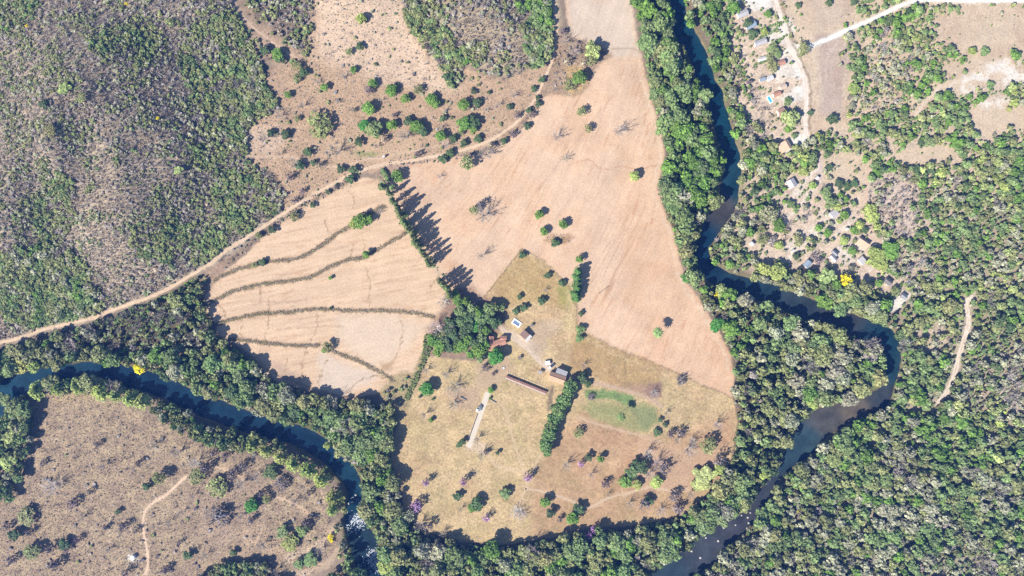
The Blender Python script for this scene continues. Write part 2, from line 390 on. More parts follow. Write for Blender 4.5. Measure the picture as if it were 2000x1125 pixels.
def plant(px, py, r, name, look, col, proto, h=None, group=None, sy=1.0, trunkf=0.45, rz=None, var=0.12):
    """a tree at a photo position: r = crown radius in pixels, h = height in metres"""
    R = r * PX
    if h is None: h = 1.0 + 1.75 * R
    zc = 0.55 * h
    x, y, z = at(px, py, zc)
    root = link(name, None, None, (x, y, z)); root.rotation_euler[2] = rng.uniform(0, 6.28) if rz is None else rz
    me = random.choice(PR[proto]); c = link('crown', me, root); f_ = 1 + var * np.clip(rng.normal(), -1.6, 1.6); c.color = (*[float(v) * f_ * (1 + .035 * rng.normal()) for v in col], 1)
    if proto in ('bare', 'sparse'): tz, cz = h / 1.5, 0.02 * h; sc = tz
    elif proto == 'bamboo': sc = h / 1.9; cz = 0
    elif proto == 'column': sc = h * 0.86 / 6.0; cz = h * 0.12
    elif proto == 'palm': sc = R; cz = h - 0.2 * R
    else: sc = h * (1 - trunkf * 0.55) / 2.0; cz = h * trunkf * 0.35
    R *= 1.2 if proto not in ('bare', 'sparse', 'bamboo', 'palm') else 1.05; c.scale = (R, R * sy, sc); c.location = (0, 0, cz)
    if proto != 'bamboo':
        t = link('trunk', random.choice(TRUNKS), root); k = h * (0.97 if proto == 'palm' else 0.72 if proto not in ('bare', 'sparse') else 0.5)
        t.scale = (max(k * 0.8, .6) if proto != 'palm' else 2.2, max(k * 0.8, .6) if proto != 'palm' else 2.2, k)
    noun, cat = NOUN[name]
    note(root, f"{look} {noun}", px, py, cat, group or f"{cat}s of the farmland")
    return root
def S(txt, hmul=None, group=None):
    """rows of "x,y,r,kind[,height]" """
    for q in txt.split():
        f = q.split(','); k = f[3]; look, name, proto = LOOK[k]; r = float(f[2])
        if r < 8 and name == 'broadleaf_tree' and len(f) < 5: name = 'shrub'
        if r < 9 and name == 'bare_tree' and len(f) < 5: name = 'bare_shrub'
        size = "small " if r < 8.5 else "large " if r > 14 else ""
        plant(float(f[0]), float(f[1]), r, name, size + look, COL[k], proto, float(f[4]) if len(f) > 4 else None, group, var=0.10)

# ------------------------------------------------------------------ ground: one sheet, dense where the camera looks
def axis(lo, hi, step, far):
    a = list(np.arange(lo, hi + step / 2, step)); s = step; p = a[-1]
    while p < far:
        s *= 1.5; p += s; a.append(p)
    s = step; p = a[0]
    while p > -far:
        s *= 1.5; p -= s; a.insert(0, p)
    return np.array(a)
gx = axis(-372, 372, 0.75, 4000); gy = axis(-215, 215, 0.75, 4000)
GX, GY = np.meshgrid(gx, gy); nx, ny = len(gx), len(gy)
gh = hill(GX, GY); PXg, PYg = project(GX, GY, gh)
near = (np.abs(PXg - 1000) < 1080) & (np.abs(PYg - 562) < 640)
sub = rivd(PXg[::8, ::8], PYg[::8, ::8]); rd = np.repeat(np.repeat(sub, 8, 0), 8, 1)[:ny, :nx]
near &= rd < 40; rd[near] = rivd(PXg[near], PYg[near])
GZ = gh - 3.6 * sstep(2.0, -7.0, rd + 3 * (vnoise(PXg / 9, PYg / 9, 8) - .5))
soil = np.zeros(GX.shape + (3,)); mott = np.full(GX.shape, 0.16)
wx = PXg + 9 * (fbm(PXg / 22, PYg / 22, 11) - .5) * 2; wy = PYg + 9 * (fbm(PXg / 22, PYg / 22, 12) - .5) * 2
wx2 = PXg + 3 * (fbm(PXg / 7, PYg / 7, 13) - .5) * 2; wy2 = PYg + 3 * (fbm(PXg / 7, PYg / 7, 14) - .5) * 2
soil[:] = A(168, 148, 130)
def blend(mask, col, w):
    w = np.clip(w, 0, 1)[..., None]; soil[mask] = soil[mask] * (1 - w) + np.asarray(col) * w
def box(p, pad):
    return (PXg > p[:, 0].min() - pad) & (PXg < p[:, 0].max() + pad) & (PYg > p[:, 1].min() - pad) & (PYg < p[:, 1].max() + pad)
def zone(poly, col, feather=4.0, rough=False, m=None, k=1.0, patch=0.0):
    p = P(poly) if isinstance(poly, str) else poly; b = box(p, 30)
    X, Y = (wx[b], wy[b]) if rough else (wx2[b], wy2[b])
    w = sstep(-feather, feather, pdist(p, X, Y)) * k
    if patch: w = w * sstep(0.5 - patch, 0.5 + patch, fbm(PXg[b] / 14, PYg[b] / 14, 21))
    blend(b, col, w)
    if m is not None: mott[b] = mott[b] * (1 - w) + m * w
def stroke(pts, width, col, k=1.0, feather=1.5, wob=1.0, broken=0.0, sm=True):
    p = P(pts) if isinstance(pts, str) else np.asarray(pts, float)
    if sm: p = smooth(p, 5)
    b = box(p, 20); d = segdist(p, PXg[b] + wob * (wx2[b] - PXg[b]), PYg[b] + wob * (wy2[b] - PYg[b])) - width / 2
    w = sstep(feather, -feather, d) * k
    if broken: w = w * sstep(broken - .2, broken + .2, fbm(PXg[b] / 10, PYg[b] / 10, 33))
    blend(b, col, w)

HILL_L = "-60,-40 452,-40 458,0 470,40 492,85 508,120 520,170 547,212 505,232 485,252 482,285 490,318 528,338 562,380 546,412 512,442 470,482 415,520 370,543 300,575 250,598 200,618 130,642 60,660 -60,690"
F1 = "1098,-40 1228,-40 1238,45 1250,95 1262,150 1275,200 1290,250 1298,300 1284,368 1296,410 1315,450 1330,520 1347,560 1376,600 1402,645 1426,690 1434,740 1430,777 1362,748 1290,715 1200,680 1128,642 1125,595 1110,560 1062,510 1018,487 985,530 945,580 915,600 880,572 840,515 790,425 748,348 772,322 850,312 940,300 990,272 1030,238 1052,200 1075,180 1100,184 1122,188 1146,170 1166,128 1196,108 1188,92 1150,80 1118,74 1108,40"
F2 = "738,350 880,578 868,602 842,640 828,682 806,730 765,748 740,768 690,780 640,770 590,757 540,747 512,722 490,692 452,666 424,654 420,630 404,610 398,575 430,537 482,496 522,452 582,408 650,372 706,346"
PAST = "1018,487 1062,510 1110,560 1125,595 1128,642 1200,680 1290,715 1362,748 1430,777 1440,820 1434,862 1426,900 1404,940 1372,972 1342,1000 1290,1017 1230,1027 1130,1032 1070,1052 980,1064 900,1057 840,1042 790,1005 786,962 770,920 760,880 778,825 800,765 832,695 880,700 930,705 950,640 945,582 985,530"
CLEAR = "498,120 520,140 600,108 610,60 604,-40 782,-40 792,40 825,92 856,132 880,172 900,162 908,130 940,150 1000,152 1062,122 1085,90 1078,140 1058,190 1030,232 990,268 930,295 850,310 770,320 700,345 640,378 570,420 545,410 560,380 528,338 490,318 482,285 485,252 505,232 547,212 520,170"
SCRUB = "52,778 100,772 150,768 200,776 250,792 290,812 330,830 380,850 425,872 470,885 520,905 570,930 612,950 640,962 640,1000 652,1045 655,1075 620,1110 590,1140 -60,1140 -60,990 20,975 45,905 60,850"
EASTF = "1512,-40 2060,-40 2060,120 1990,130 1900,185 1800,225 1690,235 1600,268 1576,268 1578,150 1545,60"
zone("-60,-60 2060,-60 2060,1190 -60,1190", A(140, 124, 104), 10, k=0.5, patch=0.2)
zone(HILL_L, A(194, 176, 154), 6, True, 0.24)
zone("780,-40 1090,-40 1092,50 1070,118 1000,152 905,128 880,172 825,92", A(198, 178, 150), 6, True, 0.2)
zone("1400,-40 2060,-40 2060,640 1880,640 1760,600 1700,560 1480,545 1400,470 1450,280 1420,100", A(222, 200, 178), 14, True, 0.24)
zone("1760,560 2060,300 2060,1190 1600,1190 1560,960 1760,760", A(190, 174, 148), 20, True, 0.2)
zone("395,540 420,650 500,720 640,790 760,800 760,870 790,1000 900,1060 1080,1060 1340,1010 1440,900 1430,700 1300,420 1300,300 1240,-40 1310,-40 1380,200 1400,400 1370,560 1740,690 1700,790 1540,850 1480,1000 1300,1190 700,1190 700,960 600,850 300,720 0,720 -60,760 -60,700 200,630", A(120, 108, 84), 8, True, 0.25)
# upper clearing, the fields, the pasture, the scrub island
zone(CLEAR, A(206, 174, 144), 5, True, 0.22)
zone("440,-40 486,-40 500,36 560,82 602,112 545,135 505,98 465,36", A(196, 168, 142), 5, True, .24)
zone("610,-40 780,-40 800,60 850,130 900,175 870,185 760,160 690,140 620,110", A(232, 204, 178), 16, True, 0.2, 0.8)
zone("470,250 540,245 560,275 530,300 480,300", A(226, 196, 170), 10, True, 0.15)
zone("640,265 800,262 830,300 740,318 640,300", A(222, 190, 156), 12, True, 0.15, 0.6)
zone(F1, A(238, 204, 174), 2.5, m=0.10); zone(F2, A(238, 205, 173), 2.5, m=0.09)
zone("1102,-40 1228,-40 1240,60 1252,110 1200,112 1150,82 1118,70", A(232, 210, 190), 8, m=0.07)
zone(PAST, A(219, 191, 147), 2.0, m=0.23)
zone("1128,642 1200,680 1290,715 1290,760 1200,752 1115,730 1112,680", A(192, 158, 110), 8, True, 0.13, 0.7)
zone("1130,800 1290,860 1440,800 1434,862 1404,940 1342,1000 1130,1032 1040,1050 1035,930 1060,890", A(206, 168, 132), 14, True, 0.13, 0.8)
zone("960,560 1018,490 1062,512 1108,562 1100,600 1040,590 990,600", A(202, 172, 118), 8, True, 0.14, 0.7)
zone(SCRUB, A(178, 154, 130), 4, True, 0.36)
zone(SCRUB, A(204, 180, 146), 4, True, 0.36, .6, .12)
for k_ in range(26):
    q0 = np.array([60 + 570 * ((k_ * .618) % 1), 820 + 290 * ((k_ * .382 + .13) % 1)]); a0 = k_ * 2.4; pts_ = [q0]
    for _ in range(6): a0 += rng.normal() * .5; pts_.append(pts_[-1] + 17 * np.array([math.cos(a0), math.sin(a0)]))
    if inside(P(SCRUB), np.array([pts_[-1][0]]), np.array([pts_[-1][1]]))[0]: stroke(np.array(pts_), 1.6, A(214, 190, 164), .75, 1.3, 2.5, .4)
zone(EASTF, A(228, 205, 178), 8, True, 0.17)
for q in ("1852,30 2060,10 2060,120 1960,130 1880,150 1840,100", "1895,200 2060,190 2060,262 1940,275 1890,235", "1600,300 1690,285 1720,330 1700,400 1640,400 1606,350", "1735,300 1840,275 1880,290 1855,330 1790,350 1750,340"):
    zone(q, A(226, 203, 176), 8, True, 0.16)
for q in ("1850,165 1905,135 2000,105 2060,110 2060,165 1990,160 1930,178 1880,180 1858,172", "1905,195 1990,188 1985,205 1915,210"):
    zone(q, A(252, 242, 232), 8, True, 0.18, 0.95, 0.2)
zone("1590,70 1680,60 1675,110 1650,170 1650,230 1600,225 1600,140", A(204, 182, 168), 10, True, 0.14, 0.8)
zone("1580,0 1690,0 1660,35 1600,60", A(212, 190, 170), 10, True, 0.12, 0.6)
zone("1086,58 1112,74 1150,80 1190,94 1196,108 1166,128 1146,170 1122,188 1078,182 1060,190 1078,140", A(188, 160, 134), 6, True, .26, .95)
zone("1108,128 1140,128 1150,160 1120,184 1098,172", A(220, 186, 126), 8, True, .24, .8)
zone("735,318 800,314 850,308 800,322 772,330 750,352 738,350", A(186, 156, 136), 5, True, .25, .95)
zone("765,730 806,728 830,684 845,690 815,760 796,800 770,830 755,800 740,770", A(188, 168, 128), 6, True, .25, .95)
zone("835,640 900,560 925,560 960,590 985,600 985,640 950,660 945,700 900,702 830,690", A(176, 146, 126), 8, True, .25, .95)
zone("385,575 395,535 420,515 450,500 470,490 440,530 405,575", A(186, 158, 134), 6, True, .25, .95)
for q in ("1490,60 1548,40 1552,60 1500,85", "1508,118 1562,112 1572,150 1520,160", "1520,100 1560,85 1565,105 1525,115", "1560,165 1572,165 1572,190 1530,205 1525,195", "1440,-5 1500,-20 1512,10 1475,20", "1545,265 1578,255 1578,275 1550,300 1535,300"):
    zone(q, A(255, 250, 242), 5, True, .16, .95)
w_ = sstep(9, 1, rd + 3 * (fbm(PXg / 12, PYg / 12, 77) - .5)); soil[:] = soil * (1 - .7 * w_[..., None]) + A(122, 116, 78) * .7 * w_[..., None]
stroke("1510,-30 1524,0 1532,25 1542,58 1552,90 1564,115 1576,140 1582,165 1583,205 1581,240 1583,262", 5, A(170, 146, 122), .8, 2, 1.5, .25)
# east fields: mottled brown grass and faint wheel marks
be = box(pE_ := P(EASTF), 5); we = sstep(-2, 2, pdist(pE_, wx[be], wy[be]))[..., None]
soil[be] *= 1 - we * (sstep(.45, .7, fbm(PXg[be] / 26, PYg[be] / 34, 78))[..., None] * np.array([.07, .10, .11]) + sstep(.5, .72, fbm(PXg[be] / 4, PYg[be] / 9, 79))[..., None] * np.array([.07, .09, .10]))
for q in ("1680,75 1660,110 1650,150 1648,200", "1672,72 1640,95 1610,105", "1622,5 1632,25 1652,33 1680,20", "1590,110 1600,150 1605,200", "1640,80 1620,110 1612,160", "1900,115 1950,125 2000,105", "1870,160 1920,130 1975,112"):
    stroke(q, 2.2, A(240, 222, 204), .6, 1.5, 2.5, .35)
# earthen colours inside the fields
b = box(P(F1), 5); f1 = np.zeros(GX.shape); f1[b] = sstep(-2, 2, pdist(P(F1), wx2[b], wy2[b]))
b = box(P(F2), 5); f2 = np.zeros(GX.shape); f2[b] = sstep(-2, 2, pdist(P(F2), wx2[b], wy2[b]))
b = box(P(PAST), 5); fp = np.zeros(GX.shape); fp[b] = sstep(-2, 2, pdist(P(PAST), wx2[b], wy2[b]))
ang = np.radians(np.clip(48 + (PXg - 1000) / 14, 42, 66)); u = PXg * np.sin(ang) + PYg * np.cos(ang) + 14 * (fbm(PXg / 70, PYg / 70, 40) - .5); v = PXg * np.cos(ang) - PYg * np.sin(ang)
st = fbm(u / 5, v / 90, 41) - .5; st2 = fbm(u / 16, v / 160, 42) - .5; red = sstep(.5, .72, fbm(PXg / 50, PYg / 50, 43)); sp = sstep(.56, .75, fbm(u / 3, v / 14, 44))
gate = sstep(.42, .66, fbm(PXg / 60, PYg / 70, 45)) + sstep(1240, 1360, PXg + PYg * .2) * .5
soil *= (1 + f1 * (0.15 * st + 0.14 * st2 + .26 * (fbm(PXg / 40, PYg / 40, 46) - .5)))[..., None]
soil *= 1 - f1[..., None] * np.clip(gate, 0, 1)[..., None] * sp[..., None] * np.array([.14, .23, .29])
soil *= 1 - f1[..., None] * red[..., None] * np.array([.02, .06, .10])
soil *= 1 - (f1 * sstep(1180, 1300, PXg) * sstep(330, 420, PYg) * .5)[..., None] * np.array([.06, .14, .2])
for a, bb, wd, k in (("1035,245", "800,530", 3, .22), ("1170,130", "1060,300", 3, .2), ("1235,140", "1010,420", 3, .25), ("1130,290", "830,690", 3, .12), ("1160,325", "1078,440", 2.5, .3), ("1050,240", "955,395", 5, .16), ("870,345", "822,410", 2.5, .3), ("1280,200", "1170,330", 3, .18), ("1345,580", "1270,690", 4, .14), ("1255,560", "1165,625", 2, .18)):
    stroke(a + ' ' + bb, wd, A(172, 138, 118), k, 1.5, 0.6, 0.42)
stroke("1110,322 1150,312 1165,325 1185,330 1215,325 1245,330 1285,322", 2, A(190, 135, 95), .6, 1.2, 1, .4)
stroke("1195,95 1235,95 1250,102", 3, A(176, 150, 124), .6)
ang = np.radians(12.0); u = PXg * np.sin(ang) + PYg * np.cos(ang); v = PXg * np.cos(ang) - PYg * np.sin(ang)
soil *= (1 + f2 * (0.30 * (fbm(u / 3.5, v / 80, 51) - .5) + .16 * (fbm(u / 14, v / 60, 52) - .5)))[..., None]
soil *= 1 - f2[..., None] * sstep(.58, .74, fbm(u / 4, v / 26, 53))[..., None] * np.array([.12, .17, .21])
zone("655,620 760,612 830,640 770,700 730,712 690,690 660,660", A(236, 214, 190), 14, True, k=.7); zone("625,690 740,730 735,745 680,770 620,765", A(232, 212, 194), 10, True, k=.8)
zone("530,710 580,730 600,755 545,745", A(196, 168, 150), 12, True, k=.8); zone("745,710 770,705 765,722 752,725", A(186, 156, 118), 6, True, k=.7)
for q in ("420,590 440,615 450,655", "475,620 470,650 476,660", "525,585 525,615 520,650 505,690", "620,612 615,650 600,680 590,720 595,752", "715,525 722,560 720,600", "690,485 683,510", "782,625 785,650 780,680 765,708", "560,700 555,725", "640,702 628,730 620,752", "680,770 700,745 730,735 755,738", "680,370 690,385 692,405", "700,690 690,705", "510,560 508,590", "635,430 640,455", "710,470 714,500", "865,530 840,560"):
    stroke(q, 1.8, A(170, 140, 104), .9, 1.2, 2.0, .28)
for q in ("490,588 560,590 600,585", "540,643 600,640 640,636 670,638", "530,538 570,534", "640,490 690,478"):
    stroke(q, 3, A(176, 146, 122), .55, 2.5, 1, .36)
stroke("505,713 560,740 640,768 700,776 745,768", 2, A(160, 130, 95), .8)
# pasture: short mown strokes, yellower and browner patches
ang = np.radians(-28.0); u = PXg * np.sin(ang) + PYg * np.cos(ang); v = PXg * np.cos(ang) - PYg * np.sin(ang)
soil *= (1 + fp * (.30 * (fbm(u / 2.5, v / 18, 61) - .5) + .16 * (fbm(PXg / 30, PYg / 30, 62) - .5)))[..., None]
soil *= 1 - fp[..., None] * sstep(.5, .75, fbm(PXg / 45, PYg / 45, 63))[..., None] * np.array([.05, .10, .09])
soil *= 1 - fp[..., None] * sstep(.48, .66, fbm(PXg / 24, PYg / 24, 64))[..., None] * np.array([.10, .07, .12]); soil *= 1 + fp[..., None] * (sstep(.55, .72, fbm(PXg / 34, PYg / 20, 65)) * .10)[..., None]
fx_ = (fp * sstep(.5, .62, fbm(PXg / 3.2, PYg / 3.2, 66)) * .16)[..., None]; soil *= 1 - fx_
zone("1142,762 1200,762 1222,769 1236,782 1241,806 1229,800 1213,784 1180,776 1145,775", A(108, 152, 88), 4, True, .28, .8)
zone("1145,780 1210,784 1225,800 1200,815 1150,795", A(150, 160, 104), 7, True, .25, .6)
zone("1138,795 1195,795 1260,788 1284,800 1284,828 1262,842 1200,835 1150,815", A(166, 166, 112), 6, True, .2, .8)
zone("1225,800 1280,795 1286,830 1255,840", A(150, 156, 110), 6, True, .2, .8)
zone("1090,560 1118,552 1122,592 1108,604 1092,590", A(172, 170, 100), 7, True, .2, .7); zone("690,293 735,296 725,306 700,306", A(150, 160, 100), 5, True, k=.7)
zone("1032,640 1062,628 1090,622 1094,645 1072,662 1062,690 1052,700 1036,694 1026,672", A(210, 184, 158), 8, True, .16, .75)
zone("972,640 1000,640 1018,655 1042,672 1036,688 1008,672 984,652", A(232, 208, 184), 5, True, .12, .9)
zone("1040,690 1062,704 1085,705 1095,716 1072,724 1050,708", A(222, 198, 172), 5, True, .12, .8)
zone("1030,672 1045,668 1052,690 1040,692", A(196, 172, 152), 7, True, k=.6)
zone("940,700 985,690 1000,715 990,735 960,760 935,760 925,720", A(206, 178, 150), 8, True, .12, .8)
zone("1268,748 1294,746 1294,776 1270,780 1255,768", A(160, 130, 118), 5, True, .15, .9); zone("1220,748 1262,752 1262,772 1225,768", A(184, 150, 128), 8, True, k=.8)
zone("1076,752 1082,755 1078,800 1068,806 1070,780", A(150, 132, 112), 2, k=.9)
zone("885,760 930,752 940,775 925,800 892,795 870,770", A(202, 172, 148), 8, True, k=.7); zone("915,862 950,868 945,885 910,880", A(232, 208, 180), 4, k=.8)
zone("1250,860 1330,870 1400,880 1400,930 1330,960 1250,960 1230,940", A(212, 176, 146), 12, True, k=.7)
# scrub island: reddish and bare patches, sand by the bridgehead
zone("380,930 480,905 520,940 500,1040 420,1080 360,1010", A(186, 158, 140), 20, True, .24, .7, .3); zone("470,1020 560,1050 560,1090 440,1090", A(200, 172, 144), 15, True, k=.6)
stroke("655,1030 630,1060 600,1078 565,1088", 15, A(216, 190, 164), .9, 5, 2); stroke("660,1075 640,1100 600,1118 560,1130", 14, A(214, 186, 160), .8, 5, 2)
stroke("628,958 634,985 633,1005", 3, A(222, 194, 168), .8); zone("90,765 200,766 190,778 110,785", A(206, 180, 140), 5, True, k=.8)
zone("248,1082 266,1082 270,1094 258,1098 248,1094", A(240, 230, 215), 3, k=.9)
# banks, sand bars
zone("1392,378 1410,372 1414,395 1406,415 1392,412", A(186, 142, 118), 4, True, k=.9); zone("1363,72 1372,85 1384,115 1378,118 1368,100 1358,84", A(226, 200, 168), 2.5, k=.9)
zone("1608,868 1622,858 1618,878 1606,884", A(236, 214, 186), 2.5, k=.9); zone("1743,722 1760,728 1757,742 1746,742", A(216, 186, 160), 2.5, k=.9); zone("742,1075 758,1078 752,1092 743,1092", A(222, 190, 156), 3, k=.9)
# east woods: sandy openings
for q in ("1800,640 1840,630 1850,680 1820,700 1800,720 1790,690", "1865,575 1890,585 1895,600 1880,605", "1780,795 1800,790 1790,810 1770,815", "1865,505 1885,500 1890,518 1870,522", "1660,540 1720,520 1760,545 1700,560", "1560,380 1640,350 1700,330 1740,330 1690,440 1740,480 1700,540 1600,540 1480,490 1480,430", "1450,30 1510,10 1560,150 1570,260 1500,300 1450,250 1440,120", "1920,700 1990,690 2000,800 1940,820 1910,760", "1740,360 1800,365 1800,440 1740,430"):
    zone(q, A(236, 212, 190), 12, True, .24, .85, .3)
for q in ("1440,0 1505,0 1518,28 1470,14", "1505,120 1560,110 1572,150 1530,150", "1520,190 1568,178 1570,200 1530,205", "1490,60 1545,75 1550,90 1500,85", "1700,480 1725,470 1730,510 1700,540 1690,500", "1600,420 1640,395 1665,420 1620,450", "1530,480 1600,430 1610,450 1540,505", "1640,480 1670,460 1690,490 1660,520 1620,515", "1580,345 1602,318 1604,330 1575,362", "1545,370 1600,330 1600,350 1560,385"):
    zone(q, A(238, 228, 218), 5, True, .2, .85, .35)
# termite mound / rock scatter in the peach field, burnt spot by the dead tree
zone("1062,465 1080,457 1105,458 1120,466 1108,474 1085,474", A(182, 148, 112), 4, True, .4, .8)

ROADS = [  # name, points, width, colour, label
 ('dirt_road', "-30,676 40,660 80,645 130,633 180,622 206,611 250,595 290,581 330,563 372,538 400,521 416,511 438,492 462,476 490,459 520,439 550,419 580,400 610,382 640,365 675,346 702,334 726,327 760,319 800,314 840,307 880,299 920,288 955,275 985,257 1010,238 1030,214 1050,184 1064,152 1077,122 1084,96 1087,62 1084,20 1081,-30", 5.4, (244, 214, 184), 'long pale dirt road between the wooded hill and the fields'),
 ('dirt_track', "478,308 510,306 545,306 580,308 610,318 640,326 680,322 710,312 745,309", 3.0, (230, 200, 172), 'thin dirt track across the upper clearing'),
 ('dirt_track', "745,306 790,298 840,288 890,276 940,262 975,250", 2.4, (226, 196, 168), 'faint track above the dirt road'),
 ('dirt_track', "446,-30 462,12 480,38 500,58 525,76 552,96 582,114", 4.5, (226, 194, 168), 'pale track cutting through the upper woods'),
 ('village_road', "1500,-30 1514,0 1522,25 1532,58 1542,90 1554,115 1566,140 1573,165 1575,205 1573,240 1576,266", 7.5, (255, 240, 226), 'pale village road along the house plots'),
 ('gravel_road', "1566,100 1592,86 1625,73 1662,55 1702,38 1740,20 1775,5 1812,0 1900,1 2050,1", 8.0, (255, 252, 246), 'wide white gravel road along the upper edge'),
 ('sand_track', "1903,578 1888,592 1892,626 1884,660 1872,700 1862,738 1850,764 1832,788", 9.0, (250, 232, 214), 'white sandy track winding through the east woods'),
 ('sand_track', "1838,168 1822,184 1806,202 1788,226", 4.0, (240, 220, 200), 'short white track beside the bare white patch'),
 ('dirt_track', "1700,318 1694,350 1690,395 1686,440 1700,462 1722,478 1712,520 1690,545", 5.0, (232, 204, 182), 'dirt track beside the village houses'),
 ('dirt_track', "1602,312 1603,330 1604,352", 5.5, (226, 204, 196), 'short pinkish lane above the grey-roofed house'),
 ('farm_drive', "978,640 998,658 1014,668 1030,682 1046,698 1060,712 1074,724", 6.0, (232, 210, 188), 'pale farm drive from the farmhouse to the barn'),
 ('dirt_track', "1108,736 1140,745 1180,752 1220,762 1260,775 1295,795", 5.0, (212, 182, 156), 'brown track leading away from the barn'),
 ('dirt_track', "948,880 966,906 985,914 1006,919 1024,923 1031,936 1026,956 1014,984 1004,1006", 3.6, (232, 204, 168), 'double wheel track down the pasture'),
 ('dirt_track', "1026,955 1050,958 1082,966 1112,977 1138,990 1158,988 1190,972 1230,962 1268,952 1310,958 1345,955", 3.6, (230, 202, 172), 'curved wheel track across the lower pasture'),
 ('dirt_track', "960,775 985,800 1000,850 1014,895 1028,926", 2.6, (228, 200, 164), 'straight wheel track from the barn to the meeting of tracks'),
 ('dirt_track', "1062,880 1050,900 1040,925", 2.6, (228, 200, 164), 'short wheel track along the hedge row'),
 ('dirt_track', "1128,815 1180,832 1240,848 1290,862", 3.0, (220, 190, 160), 'track below the green grass patch'),
 ('dirt_track', "283,1150 284,1125 289,1100 287,1072 281,1045 280,1016 285,996 300,981 322,968 342,951 364,930", 4.8, (244, 212, 182), 'curving footpath through the scrub island'),
 ('dirt_track', "418,911 446,919 472,934", 3.0, (230, 198, 168), 'short stretch of path in the scrub'),
 ('dirt_track', "532,968 560,978 586,990 606,1007", 3.0, (230, 198, 168), 'path piece near the river in the scrub'),
]
for nm, p, w, c, lb in ROADS:
    stroke(p, w + 3, A(*c), .5, 3, 1.5)
stroke("985,262 1010,242 1032,216 1052,186 1066,154 1079,124 1086,96", 16, A(176, 146, 120), .6, 4, 2, .3)
stroke("1062,152 1040,160 1010,170", 5, A(220, 190, 160), .6, 3, 2, .4)
for p in ("1018,487 985,530 945,580", "1018,487 1062,510 1110,560 1125,595 1126,642", "1128,642 1200,680 1290,715 1362,748 1432,778", "1220,700 1220,760"):
    stroke(p, 2.2, A(168, 138, 92), .7, 1.2, 1)
for k in range(5):
    stroke(f"{1108+k*3},{560+k*9} {1106+k*4},640 {1100+k*5},700", 1.2, A(226, 196, 158), .5, 1.2, 1)
for k_ in range(30):
    q0 = np.array([820 + 560 * ((k_ * .618) % 1), 200 + 460 * ((k_ * .382 + .3) % 1)]); a0 = math.radians(min(66, max(42, 48 + (q0[0] - 1000) / 14))); d0 = np.array([math.cos(a0), -math.sin(a0)]) * (50 + 70 * ((k_ * .27) % 1))
    e_ = np.array([q0 - d0, q0 + d0])
    if inside(P(F1), e_[:, 0], e_[:, 1]).all(): stroke(e_, 1.6, A(176, 144, 120) if k_ % 3 else A(250, 228, 206), .5, 1.2, .8, .38, False)
stroke("1248,120 1256,160 1268,205 1282,255 1290,300 1277,368 1288,412 1306,452 1320,520 1338,562 1366,604 1392,648 1416,692 1424,740", 5, A(244, 220, 196), .6, 3, 2, .3)
stroke("1030,496 1070,530 1100,560 1118,600 1120,640 1200,690 1285,725", 3, A(238, 208, 166), .5, 2, 2, .4)
for q in ("1603,322 1588,338 1570,358 1550,382 1534,404", "1600,354 1586,372 1566,394 1542,424 1520,448", "1668,428 1648,444 1630,462", "1586,462 1560,486 1536,510 1516,524", "1645,398 1628,412 1604,436 1580,452"):
    stroke(q, 7, A(244, 228, 212), .9, 3, 2)
zone("1764,566 1780,574 1762,600 1738,612 1731,611 1742,588", A(246, 236, 226), 3, k=.95)
zone("1700,335 1745,345 1800,380 1810,430 1770,470 1730,450 1700,400", A(222, 202, 188), 14, True, .26, .8)
for q in ("786,930 850,955 930,1000 1000,1040", "800,940 900,925 1000,920", "830,700 900,730 950,770", "965,770 1040,778 1075,790", "1090,900 1200,905 1300,940 1400,930", "880,1040 960,1015 1010,1000", "1130,650 1190,690 1280,735", "1215,560 1240,600", "985,600 1050,610 1085,570", "1290,790 1330,830 1430,850", "1140,745 1230,700"):
    stroke(q, 1.7, A(240, 212, 172), .6, 1.2, 3, .36)
BANKS = ["418,548 450,531 482,521 520,512 568,507 600,497 630,478 656,458 684,442", "716,420 750,403", "398,606 412,590 440,577 462,567 500,558 540,552 580,547 612,539 642,522 680,508 712,502 750,480 792,456",
         "424,633 460,622 510,613 560,610 620,604 680,607 740,607 800,610 846,619", "448,661 500,668 540,673 590,675 622,675", "645,682 664,692 702,706 740,726 768,744"]
for q in BANKS:
    stroke(q, 9, A(176, 150, 116), .7, 2.8, 1.6); stroke(q, 5, A(126, 108, 74), .9, 2.0, 1.4)
    p_ = smooth(P(q), 5); b = box(p_, 12); GZ[b] += .45 * np.exp(-(segdist(p_, PXg[b], PYg[b]) / 3.2) ** 2)
stroke("742,352 772,398 800,440 832,492 860,535", 4, A(206, 188, 160), .9)
stroke("700,345 660,366 610,394 570,418 530,446 480,486 440,520", 9, A(160, 136, 112), .6, 4, 1.5, .35)

soil_ok = np.clip(soil, .005, .9)
idx = np.arange(nx * ny).reshape(ny, nx)
F = np.stack([idx[:-1, :-1], idx[:-1, 1:], idx[1:, 1:], idx[1:, :-1]], -1).reshape(-1, 4)
me = quad_mesh('ground', np.stack([GX, GY, GZ], -1).reshape(-1, 3), F, [M_GROUND])
a = me.attributes.new('soil', 'FLOAT_COLOR', 'POINT'); t = np.ones((nx * ny, 4), np.float32); t[:, :3] = soil_ok.reshape(-1, 3); a.data.foreach_set('color', t.ravel())
a = me.attributes.new('mottle', 'FLOAT', 'POINT'); a.data.foreach_set('value', mott.ravel().astype(np.float32))
me.polygons.foreach_set('use_smooth', np.ones(len(F), bool))
tag(link('ground', me), 'dry peach fields, ochre pasture and scrubby soil of the whole valley', 'ground', kind='structure')

